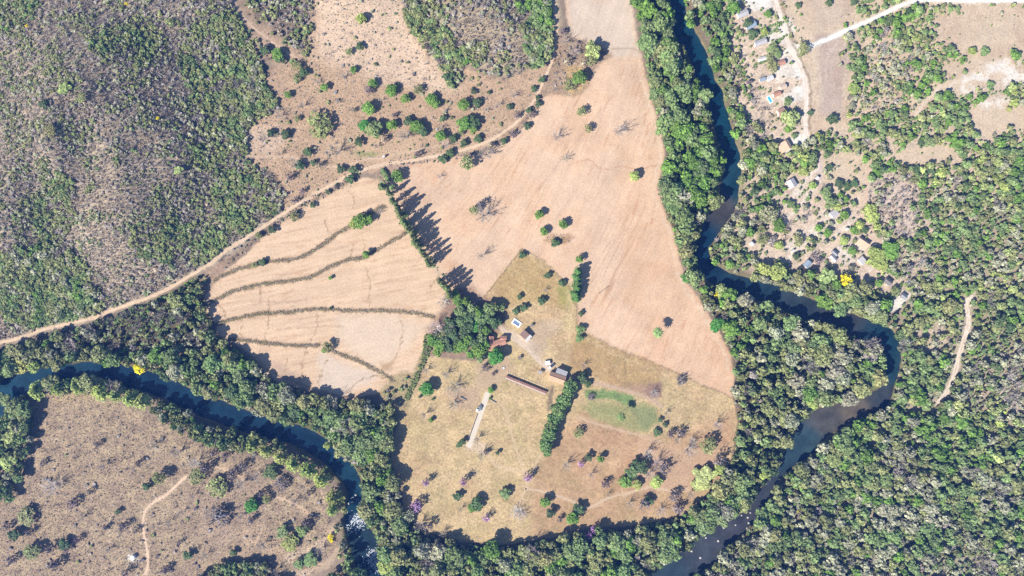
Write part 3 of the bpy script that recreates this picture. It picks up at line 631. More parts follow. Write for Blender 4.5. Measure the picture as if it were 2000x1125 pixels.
# roads and tracks as thin sheets lying on the ground
def ground_z(x, y):
    return hill(x, y)
for nm, p, w, c, lb in ROADS:
    pts = smooth(P(p), 14); x, y, z = unproject(pts[:, 0], pts[:, 1])
    c2 = np.stack([x, y], 1); d = np.gradient(c2, axis=0); d /= np.linalg.norm(d, axis=1)[:, None] + 1e-9; nrm = np.stack([-d[:, 1], d[:, 0]], 1)
    n = len(c2); hw = w * PX / 2; s = np.arange(n)
    e1 = hw * (0.8 + 0.6 * (vnoise(s / 1.3, s * 0 + w, 71) - .3)); e2 = hw * (0.8 + 0.6 * (vnoise(s / 1.3, s * 0 + w, 72) - .3))
    lanes = (-1, -.5, 0, .5, 1) ; V = []
    for k in lanes:
        q = c2 + nrm * (np.where(k < 0, e1, e2) * k)[:, None]; V.append(np.column_stack([q, ground_z(q[:, 0], q[:, 1]) + 0.03]))
    V = np.stack(V, 1).reshape(-1, 3); L = len(lanes); i = np.arange(n - 1)
    F = np.concatenate([np.stack([i * L + k, (i + 1) * L + k, (i + 1) * L + k + 1, i * L + k + 1], 1) for k in range(L - 1)])[:, ::-1]
    me = quad_mesh(nm, V, F, [M_GROUND]); col = np.tile(A(*c), (len(V), 1)) * (1 + .12 * (vnoise(V[:, 0] / 3, V[:, 1] / 3, 73) - .5))[:, None]
    if nm in ('dirt_road', 'farm_drive', 'village_road', 'sand_track'): col.reshape(n, L, 3)[:, 2] *= 1 - (.22 * sstep(.35, .6, vnoise(s / 6, s * 0 + w, 74)))[:, None] * np.array([.8, 1.0, 1.2])
    if w < 3.8 and nm == 'dirt_track': col.reshape(n, L, 3)[:, 2] *= np.array([.86, .82, .76])    # grassy strip between the wheel ruts
    a = me.attributes.new('soil', 'FLOAT_COLOR', 'POINT'); t = np.ones((len(V), 4), np.float32); t[:, :3] = col; a.data.foreach_set('color', t.ravel())
    a = me.attributes.new('mottle', 'FLOAT', 'POINT'); a.data.foreach_set('value', np.full(len(V), .1, np.float32))
    tag(link(nm, me), lb, 'road', kind='structure')

# ------------------------------------------------------------------ rivers
def water_mat(name, rough):
    m, n, l = mat(name)
    at_ = nd(n, 'ShaderNodeAttribute', attribute_name='silt_light'); geo = nd(n, 'ShaderNodeNewGeometry')
    big = nd(n, 'ShaderNodeTexNoise', i_Scale=0.11, i_Detail=6.0, i_Roughness=0.6); l.new(geo.outputs['Position'], big.inputs['Vector'])
    r = nd(n, 'ShaderNodeMapRange', i_From_Min=0.3, i_From_Max=0.7, i_To_Min=0.65, i_To_Max=1.4); l.new(big.outputs['Fac'], r.inputs['Value'])
    vm = nd(n, 'ShaderNodeVectorMath', operation='SCALE'); l.new(at_.outputs['Color'], vm.inputs[0]); l.new(r.outputs[0], vm.inputs['Scale'])
    b = nd(n, 'ShaderNodeBsdfPrincipled', i_Roughness=rough, i_IOR=1.33); l.new(vm.outputs[0], b.inputs['Base Color'])
    noi = nd(n, 'ShaderNodeTexNoise', i_Scale=0.9, i_Detail=5.0); l.new(geo.outputs['Position'], noi.inputs['Vector'])
    bp = nd(n, 'ShaderNodeBump', i_Strength=0.45, i_Distance=0.2); l.new(noi.outputs['Fac'], bp.inputs['Height']); l.new(bp.outputs[0], b.inputs['Normal'])
    o = nd(n, 'ShaderNodeOutputMaterial'); l.new(b.outputs[0], o.inputs['Surface']); return m
W = water_mat('river_water', .16)
SILT_LIGHT = [(0, 780, 0.0102, 0.0437, 0.0665), (60, 745, 0.0081, 0.033, 0.0517), (300, 750, 0.0031, 0.0194, 0.0375), (600, 870, 0.0031, 0.0194, 0.0375), (690, 990, 0.006, 0.0311, 0.047), (700, 1060, 0.0122, 0.0291, 0.0375), (730, 1120, 0.006, 0.0213, 0.0351), (1330, 20, 0.0041, 0.0291, 0.0453), (1380, 170, 0.0031, 0.0271, 0.0438), (1425, 280, 0.0041, 0.0311, 0.047), (1430, 370, 0.006, 0.0311, 0.0453), (1412, 395, 0.0457, 0.0408, 0.0351), (1375, 480, 0.0031, 0.0194, 0.036), (1480, 566, 0.0102, 0.0271, 0.0391), (1560, 595, 0.0203, 0.0311, 0.036), (1640, 620, 0.0284, 0.0311, 0.0329), (1740, 664, 0.0081, 0.0311, 0.0453), (1744, 720, 0.0102, 0.033, 0.043), (1725, 775, 0.0305, 0.0369, 0.0391), (1670, 800, 0.0864, 0.0699, 0.0485), (1615, 825, 0.061, 0.0582, 0.0501), (1580, 862, 0.0224, 0.0447, 0.0532), (1545, 898, 0.0203, 0.0408, 0.0517), (1500, 950, 0.0305, 0.0349, 0.0407), (1450, 1025, 0.0386, 0.0389, 0.0438), (1380, 1075, 0.0366, 0.0408, 0.047), (1300, 1130, 0.0224, 0.0389, 0.047)]
SILT_LIGHT = np.array(SILT_LIGHT)  # water colours: silt, with bank shade and grey sky reflection painted in
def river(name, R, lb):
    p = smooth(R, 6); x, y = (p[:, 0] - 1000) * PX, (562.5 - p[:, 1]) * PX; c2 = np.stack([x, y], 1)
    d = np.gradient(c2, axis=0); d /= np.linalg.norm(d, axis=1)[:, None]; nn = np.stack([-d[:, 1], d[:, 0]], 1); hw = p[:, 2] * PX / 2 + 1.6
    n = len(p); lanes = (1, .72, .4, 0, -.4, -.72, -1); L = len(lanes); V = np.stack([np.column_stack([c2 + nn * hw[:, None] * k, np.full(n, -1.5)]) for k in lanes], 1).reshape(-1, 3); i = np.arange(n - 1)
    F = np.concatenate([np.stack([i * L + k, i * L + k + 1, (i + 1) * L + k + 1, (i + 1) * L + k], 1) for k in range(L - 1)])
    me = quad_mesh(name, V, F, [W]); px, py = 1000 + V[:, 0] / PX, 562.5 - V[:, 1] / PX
    wt = 1 / ((px[:, None] - SILT_LIGHT[:, 0]) ** 2 + (py[:, None] - SILT_LIGHT[:, 1]) ** 2 + 60) ** 2; col = (wt[..., None] * SILT_LIGHT[:, 2:]).sum(1) / wt.sum(1)[:, None]
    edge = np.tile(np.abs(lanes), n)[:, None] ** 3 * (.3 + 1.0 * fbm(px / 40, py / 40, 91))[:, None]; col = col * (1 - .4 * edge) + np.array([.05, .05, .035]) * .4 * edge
    a = me.attributes.new('silt_light', 'FLOAT_COLOR', 'POINT'); t = np.ones((len(V), 4), np.float32); t[:, :3] = col; a.data.foreach_set('color', t.ravel())
    tag(link(name, me), lb, 'river', kind='structure')
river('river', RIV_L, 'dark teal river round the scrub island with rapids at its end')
river('river', RIV_R, 'winding river past the village, turning from teal to grey, silt and painted sky reflection')
# white water at the rapids and pale stones
M_FOAM = plain('foam', (.75, .78, .8), .6, .3, .2); M_STONE = plain('stone', (.45, .42, .38), .9, .2, .3, 3)
V, F = [], []; k = 0
for cx, cy, sx, sy, n_, dx, dy in ((697, 1020, 11, 9, 200, .9, -.5), (712, 1013, 5, 4, 40, .9, -.3), (735, 1082, 10, 5, 170, .9, -.2), (727, 1098, 8, 6, 150, .2, -.9), (740, 1112, 9, 6, 60, .5, -.8), (692, 1034, 9, 5, 30, 1, 0), (690, 1000, 9, 14, 14, 1, 0)):
    fx, fy = cx + rng.normal(size=n_) * sx, cy + rng.normal(size=n_) * sy; ok_ = rivd(fx, fy) < -2
    for px, py in zip(fx[ok_], fy[ok_]):
        x, y = (px - 1000) * PX, (562.5 - py) * PX; ln, wd = rng.uniform(.12, .75), rng.uniform(.05, .2); th = math.atan2(-dy, dx) + rng.normal() * .5
        ca, sa = math.cos(th), math.sin(th); z = -1.5 + rng.uniform(.03, .22)
        V += [(x + ln * a * ca - wd * b * sa, y + ln * a * sa + wd * b * ca, z + rng.uniform(-.05, .1)) for a, b in ((-1, -.6), (.8, -1), (1, .7), (-.7, 1))]; F.append((k, k + 1, k + 2, k + 3)); k += 4
tag(link('white_water', quad_mesh('white_water', V, F, [M_FOAM])), 'foaming white water of the two rapids', 'foam', kind='stuff')
def stone(px, py, r, lb, z=-1.55, m=M_STONE):
    x, y = (px - 1000) * PX, (562.5 - py) * PX; b = MB(); n = 8; v = []
    for zz, q in ((0, 1), (.5, .95), (.85, .6)):
        v += [(r * q * (1 + .25 * rng.normal() * .6) * math.cos(2 * math.pi * i / n), r * q * (1 + .2 * rng.normal() * .6) * math.sin(2 * math.pi * i / n), zz * r * .8) for i in range(n)]
    f = [(j * n + i, j * n + (i + 1) % n, (j + 1) * n + (i + 1) % n, (j + 1) * n + i) for j in (0, 1) for i in range(n)] + [tuple(2 * n + i for i in range(n))]
    o = b.add(v, f).build('stone', m, None, (x, y, z)); note(o, lb, px, py, 'stone', 'pale stones in the river')
for px, py in ((1404, 1058), (1369, 1091), (1438, 1027), (1467, 1003), (1462, 1012), (1450, 1008), (1415, 1032), (688, 982), (694, 968), (702, 985), (680, 985), (1380, 1052), (1464, 1023), (1352, 1078), (705, 1018), (699, 1012), (712, 1022), (690, 1028), (730, 1078), (740, 1086), (722, 1090), (733, 1100), (718, 1068), (686, 1040)):
    stone(px, py, rng.uniform(.5, .85), 'small whitish stone breaking the water')
# ------------------------------------------------------------------ buildings
def tiles(name, c, var=.22): return plain(name, A(*c), .85, .2, var, 1.1, stripe=(.45, .22))
R_ORANGE = tiles('orange_tiles', (244, 194, 160)); R_RED = tiles('red_tiles', (224, 168, 146), .3); R_BROWN = tiles('brown_tiles', (174, 142, 130)); R_TERRA = tiles('terracotta_tiles', (212, 168, 148), .3)
R_SALMON = tiles('salmon_tiles', (246, 210, 180)); R_PEACH = tiles('peach_tiles', (246, 220, 198))
def sheet(name, c, var=.15): return plain(name, A(*c), .6, .4, var, .8, stripe=(.9, .14))
R_GREY = sheet('grey_sheets', (222, 216, 220)); R_DGREY = sheet('weathered_sheets', (172, 172, 180), .25); R_WHITE = sheet('white_sheets', (246, 242, 240), .08); R_BLUE = sheet('bluish_sheets', (176, 192, 212), .12); R_DARK = sheet('dark_sheets', (140, 132, 130), .25)
M_WALL = plain('whitewash', (.62, .58, .52), .9, .1, .12); M_WALL2 = plain('ochre_plaster', (.5, .38, .25), .9, .1, .15); M_WOOD = plain('weathered_wood', (.2, .14, .1), .9, .1, .3, 3)
M_GLASS = plain('window_glass', (.03, .045, .06), .1, .5, .1); M_CONC = plain('concrete', A(240, 226, 208), .9, .2, .1, .5); M_CONC2 = plain('old_concrete', A(214, 198, 184), .9, .2, .2, .6); M_WHITE = plain('white_paint', (.8, .8, .78), .5, .4, .05); M_DARK = plain('dark_paint', (.03, .04, .06), .5, .4, .2)
M_METAL = plain('galvanised', (.4, .42, .44), .4, .5, .1, metal=.6); M_RUBBER = plain('rubber', (.03, .03, .03), .9, .2, .1); M_POOL = plain('pool_water', (.06, .36, .62), .08, .5, .06); M_TANK = plain('tank_water', (.16, .22, .34), .08, .5, .1)
def prism(b, L, W, h, rise, off):
    x = L / 2; y = W / 2; r = off * y
    return b.add([(-x, -y, 0), (x, -y, 0), (x, y, 0), (-x, y, 0), (-x, -y, h), (x, -y, h), (x, y, h), (-x, y, h), (-x, r, h + rise), (x, r, h + rise)],
                 [(0, 1, 5, 4), (2, 3, 7, 6), (1, 2, 6, 9, 5), (3, 0, 4, 8, 7), (4, 5, 9, 8), (6, 7, 8, 9)])
def house(name, lb, px, py, L, W, ang, h, rise, roof, wall=None, off=0.0, style='gable', cat='house', group='houses of the valley', openings=True, oh=.35, extra=None):
    wall = wall or M_WALL; L *= PX; W *= PX; x, y, z = at(px, py, h + rise * .4)
    root = link(name, None, None, (x, y, z), math.radians(ang)); note(root, lb, px, py, cat, group)
    w = MB(); r = MB(); l2, w2 = L / 2, W / 2; wl, ww = L - 2 * oh, W - 2 * oh
    if style == 'gable':
        prism(w, wl, ww, h, rise * .9, off); ry = off * w2; t = .16; d = rise / (w2 - ry + 1e-6) ; hz = h + rise + .12; z1 = h + .05 - .1; z2 = z1
        r.slab([(-l2, -w2, z1), (l2, -w2, z1), (l2, ry, hz), (-l2, ry, hz)], t).slab([(-l2, ry, hz), (l2, ry, hz), (l2, w2, z2), (-l2, w2, z2)], t)
        ro = r.build('roof', roof, root); rc = MB(); rc.tube([(-l2, ry, hz + .02), (l2, ry, hz + .02)], [.13, .13], 6); rc.build('ridge_cap', roof, ro)
    elif style == 'shed':
        w.add([(-wl/2, -ww/2, 0), (wl/2, -ww/2, 0), (wl/2, ww/2, 0), (-wl/2, ww/2, 0), (-wl/2, -ww/2, h), (wl/2, -ww/2, h), (wl/2, ww/2, h + rise), (-wl/2, ww/2, h + rise)],
              [(0, 1, 5, 4), (1, 2, 6, 5), (2, 3, 7, 6), (3, 0, 4, 7), (4, 5, 6, 7)])
        r.slab([(-l2, -w2, h + .02), (l2, -w2, h + .02), (l2, w2, h + rise + .26), (-l2, w2, h + rise + .26)], .14); r.build('roof', roof, root)
    else:
        w.box(-wl/2, -ww/2, 0, wl/2, ww/2, h); r.box(-l2, -w2, h + .003, l2, w2, h + .2); r.build('roof', roof, root)
    w.build('wall', wall, root)
    if openings:
        yy = -ww / 2; d = MB(); d.box(-.45, yy - .05, 0.002, .45, yy - .004, 2.05); dd = d.build('door', M_WOOD, root)
        k = MB(); k.box(.3, yy - .1, .95, .38, yy - .052, 1.05); k.build('handle', M_METAL, dd)
        for sx in (-.3, .3):
            cx = sx * wl; f = MB(); f.box(cx - .55, yy - .06, .95, cx + .55, yy - .004, 2.0); fo = f.build('window', M_WHITE, root)
            g = MB(); g.box(cx - .45, yy - .09, 1.05, cx + .45, yy - .064, 1.9); g.build('pane', M_GLASS, fo)
    if extra: extra(root, L, W, h)
    return root
# farm
house('barn', "long orange-roofed barn, tallest building of the farm", 1088, 739, 33, 17, -20, 3.6, 1.5, R_ORANGE, M_WALL2, .1, cat='barn', group='farm buildings')
house('annex', "grey sheet-roofed annex behind the orange barn", 1097, 727, 22, 10.5, -21, 3.2, .5, R_DGREY, M_WALL, style='shed', cat='shed', group='farm buildings')
house('farmhouse', "low wing of red-tiled farmhouse tucked under the trees", 956.5, 665, 17, 15, 82, 2.8, 1.1, R_RED, cat='house', group='farm buildings')
house('farmhouse', "long wing of red-tiled farmhouse beside the round green tree", 972, 671, 33, 14, 20, 2.8, 1.2, R_RED, cat='house', group='farm buildings')
house('farmhouse', "short red-tiled end block of the farmhouse facing the yard", 983, 661, 13, 10, 0, 2.9, .9, R_RED, cat='house', group='farm buildings', openings=False)
house('outbuilding', "square brown-tiled outbuilding by the farm drive", 1024.5, 653.5, 13.5, 15, 48, 3.0, .5, R_BROWN, style='shed', cat='shed', group='farm buildings')
house('lean_to', "narrow white-roofed lean-to against the brown-tiled outbuilding", 1032.5, 660.5, 14, 6, 48, 2.5, .3, R_WHITE, style='shed', cat='shed', group='farm buildings', openings=False)
# village by the road
for a in (("grey-lilac gabled house topmost in the village", 1451, 26, 21, 13, 22, 2.8, 1.2, R_GREY), ("bluish white-roofed house shaded by a tree", 1467, 48, 20, 13, 22, 2.8, 1.0, R_BLUE),  # second roof is whitish; the tree's shade is painted in as bluish sheets
          ("long pale-roofed house between two hedged plots", 1486, 82, 24, 11, 20, 2.8, .9, R_GREY), ("narrow white-roofed house beside a green hedge", 1494, 113, 24, 8, 18, 2.6, .6, R_WHITE),
          ("small orange-roofed house on pale paving", 1527, 122, 14, 10, 20, 2.7, .9, R_RED), ("white-roofed cabin beside the bluish carport", 1505, 152, 12, 10, 28, 2.6, .5, R_WHITE),
          ("peach-roofed cabin above the pool house", 1530, 169, 13, 10, 28, 2.6, .9, R_PEACH), ("red-roofed pool house beside the blue pool", 1518, 183, 15, 9, 22, 2.7, .9, R_RED),
          ("terracotta-roofed house behind the big round tree", 1527, 217, 14, 12, 25, 2.8, 1.0, R_TERRA)):
    house('village_house', *a, cat='house', group='village houses along the road')
house('carport', "flat bluish carport roof beside the white cabin", 1490, 155, 12, 7, 12, 2.3, 0, R_BLUE, style='flat', cat='carport', group='village houses along the road', openings=False)
house('village_house', "big salmon-roofed house at the end of the village road", 1532, 286, 19, 27, -60, 3.2, 1.5, R_SALMON, off=.45, group='village houses along the road')
# houses near the river
for a, kw in ((("square grey-roofed house among trees below the lane", 1547, 358, 17, 17, -60, 2.8, 1.0, R_GREY), {}), (("grey-white roofed house between green trees", 1630, 417, 14, 13, 35, 2.8, .9, R_GREY), {}),
              (("big orange-roofed house, brightest roof near the river", 1686, 475, 23, 18, -34, 3.0, 1.4, R_SALMON), dict(off=.4)), (("small grey-roofed shed above its longer twin", 1631, 494, 13, 7, -43, 2.6, .5, R_DGREY), {}),
              (("long grey-roofed shed below its shorter twin", 1628, 504.5, 15, 9, -48, 2.6, .7, R_GREY), {}), (("light bluish-roofed house half under trees", 1578, 516, 14, 12, 48, 2.8, .8, R_BLUE), {}),
              (("dark grey-roofed house with a white front edge", 1736, 550, 15, 11, -38, 2.9, 1.0, R_DARK), {}), (("lilac-grey roofed house in a white paved yard", 1766, 579, 12, 9, -38, 2.8, .7, R_DGREY), {})):
    house('river_house', *a, cat='house', group='houses between the river and the woods', **kw)
for a in (("pale flat concrete roof below the orange house", 1685, 509, 15, 11, -50, 2.4, 0, R_GREY), ("tiny white hut by the sandy path", 1549, 490, 6, 4, 40, 2.2, 0, R_WHITE), ("tiny white kiosk among garden shrubs", 1655, 447, 6, 4, -20, 2.2, 0, R_WHITE),
          ("small whitish hut near the river trees", 1469, 476, 9, 6, -42, 2.6, 0, R_WHITE), ("small pale hut at the lane end", 1597, 347, 6, 5, -40, 2.6, 0, R_WHITE), ("small pale shed alone by the track fork", 749, 306, 4, 5, -55, 2.5, 0, R_WHITE)):
    house('hut', *a, style='flat', cat='hut', group='small huts', openings=False, oh=.12)
# pools and tanks
def pool(lb, px, py, L, W, ang, rim, depth, mrim, mwat, name):
    x, y, z = at(px, py, .5); L *= PX; W *= PX; l, w = L / 2, W / 2; i, j = l - rim, w - rim
    root = link(name, None, None, (x, y, z), math.radians(ang)); note(root, lb, px, py, 'pool', 'pools')
    b = MB(); t = .55 if depth > .5 else .22
    b.box(-l, -w, .02, l, -j, t).box(-l, j, .02, l, w, t).box(-l, -j, .02, -i, j, t).box(i, -j, .02, l, j, t); b.build('rim', mrim, root)
    b = MB(); b.box(-i, -j, .015, i, j, max(.04, t - depth)); b.build('water', mwat, root)
pool("bright blue swimming pool with white edge in a village garden", 1504, 194, 15, 8, -62, .45, .08, M_WHITE, M_POOL, 'swimming_pool')
pool("open grey-blue water tank with wide white rim by the farmhouse", 1009, 631, 18, 11.5, -34, .85, .53, M_WHITE, M_TANK, 'water_tank')
x, y, z = at(258.5, 1089.5, 2); r = link('water_tank', None, None, (x, y, z)); note(r, "round white water tank standing alone in the scrub", 258.5, 1089.5, 'tank', 'water tanks')
b = MB(); b.cyl(0, 0, 0, 2.3, 1.5, 1.5, 16); b.build('drum', M_WHITE, r); b = MB(); b.cyl(0, 0, 2.302, 2.6, 1.5, .3, 16); b.build('lid', M_WHITE, r)
# feed rack: narrow roof over a trough, a row of posts on the yard side
x, y, z = at(1028, 751, 1.5); r = link('feed_rack', None, None, (x, y, z), math.radians(-22)); note(r, "very long narrow feed rack with dark red roof and white posts", 1028, 751, 'feed rack', 'farm buildings')
L = 30.0; b = MB(); b.slab([(-L/2, -.75, 1.4), (L/2, -.75, 1.4), (L/2, .75, 1.6), (-L/2, .75, 1.6)], .08); b.build('roof', plain('rusty_sheets', A(160, 120, 112), .8, .2, .35, .5, stripe=(.9, .1)), r)
b = MB(); b.box(-L/2, -1.9, .0, L/2, -.75, .25); b.build('apron', plain('pink_concrete', A(234, 210, 194), .9, .1, .2, .5), r)
b = MB(); b.box(-L/2, -.4, .02, L/2, .4, .6); b.build('trough', M_CONC2, r)
b = MB(); b.box(-L/2, -2.5, .4, L/2, -2.44, .5); b.build('rail', M_METAL, r)
pm = None
for k in range(19):
    for yy, hh in ((3.0, .55), (-.05, 1.42)):
        if yy < 0 and k % 3: continue
        if pm is None:
            b = MB(); b.box(-.14, -.14, 0, .14, .14, 1); pm = pymesh('post', b.v, b.f, M_WHITE)
        o = link('post', pm, r, (-L/2 + .3 + k * (L - .6) / 18, yy, 0)); o.scale = (1, 1, hh)
# concrete strip with its low wall, heap and box
x, y, z = at(934, 820); ax = math.atan2(-(767 - 876), 954 - 915); r = link('silage_strip', None, None, (x, y, z), ax); note(r, "long pale concrete strip with a low dark wall", 934, 820, 'concrete strip', 'farm buildings')
b = MB(); b.box(-20, -1.9, -.05, 20, 1.9, .06); b.build('slab', M_CONC, r); b = MB(); b.box(-17, 1.92, -.05, 3.5, 2.15, .95); b.build('side_wall', M_CONC2, r)
x, y, z = at(939, 795); hp = MB(); n = 14; v = []
for q, zz in ((1, 0), (.85, .5), (.55, .95), (.2, 1.2)):
    v += [(2.1 * q * (1 + .18 * math.sin(3.1 * i + q * 5)) * math.cos(2 * math.pi * i / n) * 1.25, 1.6 * q * (1 + .18 * math.sin(2.3 * i)) * math.sin(2 * math.pi * i / n), zz + .14 * math.sin(5.3 * i)) for i in range(n)]
hp.add(v, [(j * n + i, j * n + (i + 1) % n, (j + 1) * n + (i + 1) % n, (j + 1) * n + i) for j in range(3) for i in range(n)] + [tuple(3 * n + i for i in range(n))])
o = hp.build('silage_heap', plain('grey_heap', A(138, 144, 156), .95, .1, .45, 1.6, bump=.8), None, (x, y, z + .06), ax); note(o, "grey heap of feed on the pale concrete strip", 939, 795, 'heap', 'farm things')
x, y, z = at(932, 801); b = MB(); b.box(-.8, -.7, 0, .8, .7, .9).box(-.85, -.75, .903, .85, .75, 1.0); o = b.build('crate', M_WHITE, None, (x, y, z + .06), ax); note(o, "white crate beside the grey heap on the concrete strip", 932, 801, 'crate', 'farm things')
# vehicles by the barn
def wheels(root, xs, w):
    for sx in xs:
        for sy in (-w, w):
            b = MB(); v = [(sx + .36 * math.cos(t), sy + q, .36 + .36 * math.sin(t)) for q in (-.12, .12) for t in (2 * math.pi * k / 12 for k in range(12))]
            b.add(v, [(k, (k + 1) % 12, 12 + (k + 1) % 12, 12 + k) for k in range(12)] + [tuple(range(12))[::-1], tuple(range(12, 24))]); b.build('wheel', M_RUBBER, root)
x, y, z = at(1076.5, 715.5, 1); r = link('pickup_truck', None, None, (x, y, z), math.radians(218)); note(r, "white pickup truck with a dark load bed parked by the barn", 1076.5, 715.5, 'truck', 'farm vehicles')
b = MB(); b.box(-2.5, -.9, .45, 2.5, .9, .95); b.build('body', M_WHITE, r)
b = MB(); b.add([(.3, -.85, .952), (2.2, -.85, .952), (2.2, .85, .952), (.3, .85, .952), (.55, -.72, 1.65), (1.6, -.72, 1.65), (1.6, .72, 1.65), (.55, .72, 1.65)], [(4, 5, 6, 7), (0, 1, 5, 4), (1, 2, 6, 5), (2, 3, 7, 6), (3, 0, 4, 7)]); b.build('cab', M_WHITE, r)
b = MB(); b.slab([(1.7, -.66, 1.62), (1.7, .66, 1.62), (2.22, .74, 1.02), (2.22, -.74, 1.02)], .02); b.build('windscreen', M_GLASS, r)
b = MB(); b.box(-2.46, -.86, .952, .2, -.8, 1.4).box(-2.46, .8, .952, .2, .86, 1.4).box(-2.46, -.8, .952, .2, .8, 1.25); b.build('load_bed', M_DARK, r); wheels(r, (-1.6, 1.5), .86)
x, y, z = at(1069.5, 708.5, 1); r = link('trailer', None, None, (x, y, z), math.radians(8)); note(r, "boxy white trailer parked beside the pickup truck", 1069.5, 708.5, 'trailer', 'farm vehicles')
b = MB(); b.add([(-1.7, -1.35, .6), (1.7, -1.35, .6), (1.7, 1.35, .6), (-1.7, 1.35, .6), (-1.7, -1.35, 1.9), (1.7, -1.35, 1.9), (1.7, 1.35, 1.9), (-1.7, 1.35, 1.9), (-1.7, 0, 2.2), (1.7, 0, 2.2)], [(0, 3, 2, 1), (0, 1, 5, 4), (2, 3, 7, 6), (1, 2, 6, 9, 5), (3, 0, 4, 8, 7), (4, 5, 9, 8), (6, 7, 8, 9)]); b.build('body', M_WHITE, r)
b = MB(); b.box(-3, -.06, .5, -1.7, .06, .6); b.build('drawbar', M_METAL, r); wheels(r, (-.5, .5), 1.3)
# open shelters and troughs in the farm yard
def shelter(lb, px, py, L, W, ang, m, h=2.2):
    x, y, z = at(px, py, h); r = link('shelter', None, None, (x, y, z), math.radians(ang)); note(r, lb, px, py, 'shelter', 'open animal shelters')
    l, w = L * PX / 2, W * PX / 2; b = MB(); b.slab([(-l, -w, h - .25), (l, -w, h - .25), (l, w, h + .2), (-l, w, h + .2)], .08); b.build('roof', m, r)
    for sx in (-1, 1):
        for sy in (-1, 1): b = MB(); b.box(sx * (l - .2) - .07, sy * (w - .2) - .07, 0, sx * (l - .2) + .07, sy * (w - .2) + .07, h - .24 + .2 * (sy > 0)); b.build('post', M_WOOD, r)
shelter("small grey shelter roof in the round mown paddock", 1015, 699, 6, 6, 20, R_DARK); shelter("open shelter with a pale roof between barn and feed rack", 1055, 727.5, 8, 5, -22, R_DGREY, 2.6)
shelter("tiny shelter in the pale yard above the brown outbuilding", 1038, 636, 5, 5, -20, R_DARK)
for px, py, L, W, a, lb in ((983, 719, 5, 3, 5, "white water trough near the head of the feed rack"), (963, 783, 1.2, 15, 60, "thin dark rail trough on the bare ground"), (905, 778, 1.5, 14, 62, "long metal trough in the bare pasture ring")):
    x, y, z = at(px, py, .5); b = MB(); l, w = L * PX / 2, W * PX / 2
    b.box(-l, -w, 0, l, w, .12).box(-l, -w, .12, -l + .1, w, .6).box(l - .1, -w, .12, l, w, .6).box(-l + .1, -w, .12, l - .1, -w + .1, .6).box(-l + .1, w - .1, .12, l - .1, w, .6)
    o = b.build('trough', M_WHITE if L > 4 else M_METAL, None, (x, y, z), math.radians(a)); note(o, lb, px, py, 'trough', 'troughs')
# utility pole and wire fences
x, y, z = at(1170, 572.5); r = link('utility_pole', None, None, (x, y, z)); note(r, "lone wooden utility pole casting a thin shadow on peach soil", 1170, 572, 'pole', 'poles')
b = MB(); b.cyl(0, 0, 0, 7.5, .16, .11, 8); b.build('pole', M_WOOD, r); b = MB(); b.box(-.9, -.25, 7.0, .9, -.12, 7.15); b.build('crossarm', M_WOOD, r)
b = MB(); b.box(-.07, -.07, 0, .07, .07, 1.5); POST = pymesh('post', b.v, b.f, M_WOOD)
for pts, lb in (("1018,487 985,530 945,580", "wire fence along the upper slanting edge of the pasture"), ("1018,487 1062,510 1110,560 1126,600 1127,640", "wire fence between the yellow plot and the peach field"),
                ("1127,640 1200,680 1290,715 1362,748 1428,776", "long wire fence dividing pasture and peach field"), ("1220,690 1221,745", "short wire fence across the yellow pasture strip"), ("832,695 800,765 778,825 764,870", "wire fence along the riverside edge of the pasture")):
    p = P(pts); r = None; wv = MB()
    for i in range(len(p) - 1):
        k = max(2, int(np.linalg.norm(p[i + 1] - p[i]) / 14))
        for q in range(k):
            u = p[i] + (p[i + 1] - p[i]) * q / k; u2 = p[i] + (p[i + 1] - p[i]) * (q + 1) / k; x, y, z = at(*u)
            if r is None: r = link('wire_fence', None, None, (x, y, z)); o0 = Vector((x, y, z)); note(r, lb, u[0], u[1], 'fence', 'wire fences'); r['fixed'] = 1
            link('post', POST, r, Vector((x, y, z)) - o0); x2, y2, z2 = at(*u2)
            for hh in (.6, 1.0, 1.4): wv.tube([Vector((x, y, z + hh)) - o0, Vector((x2, y2, z2 + hh)) - o0], [.012, .012], 3)
    wv.build('wire', M_METAL, r)

# ------------------------------------------------------------------ single trees and shrubs, traced from the photograph
random.seed(11)
S("562,185,7.0,g 633,170,8,g 578,128,9,o 592,141,9,d 580,152,8,o 515,97,10,d 540,105,11,g 546,115,9,d 702,90,8,d 682,100,7,o 690,135,7,g 728,162,9,g 763,175,11.4,g 792,193,9,g 817,175,9,o 841,192,10.6,g 852,203,8.8,g 720,210,12.3,g 623,242,25,o,10 712,245,12.3,G 728,252,17,m 700,276,9,d 765,245,10,g 672,148,7,b 720,175,10,B 790,265,14,b 750,271,9,n 580,232,6,o,5 557,262,9,d 515,268,12,b 797,236,9,d 812,245,12,g 824,254,11,d 860,265,10.6,g 885,269,8,d 528,258,7,d 545,225,9,b", group='trees of the upper clearing')
S("905,204,12,g 932,200,9,d 907,242,14.1,g 925,238,12,d 925,250,8,g 900,258,6,o 933,270,8,d 865,231,7,d 925,178,6,d 995,208,6,d 1003,186,8,b 975,203,6,b 1058,155,7,d 1043,173,6,d 1010,225,8,B 1050,190,5,d 1033,215,6,d 870,215,5,b 950,215,6,b 955,180,4,d 620,160,7,b 660,200,5,b 690,215,6,n 590,205,8,b 745,195,5,b 770,225,6,B 735,285,8,b 655,295,16,b 870,283,9,b 905,280,8,d 600,296,9,d 575,320,12,b 585,322,9,d 565,345,9,B 545,300,7,b 612,318,6,d 622,324,9,n", group='trees of the upper clearing')
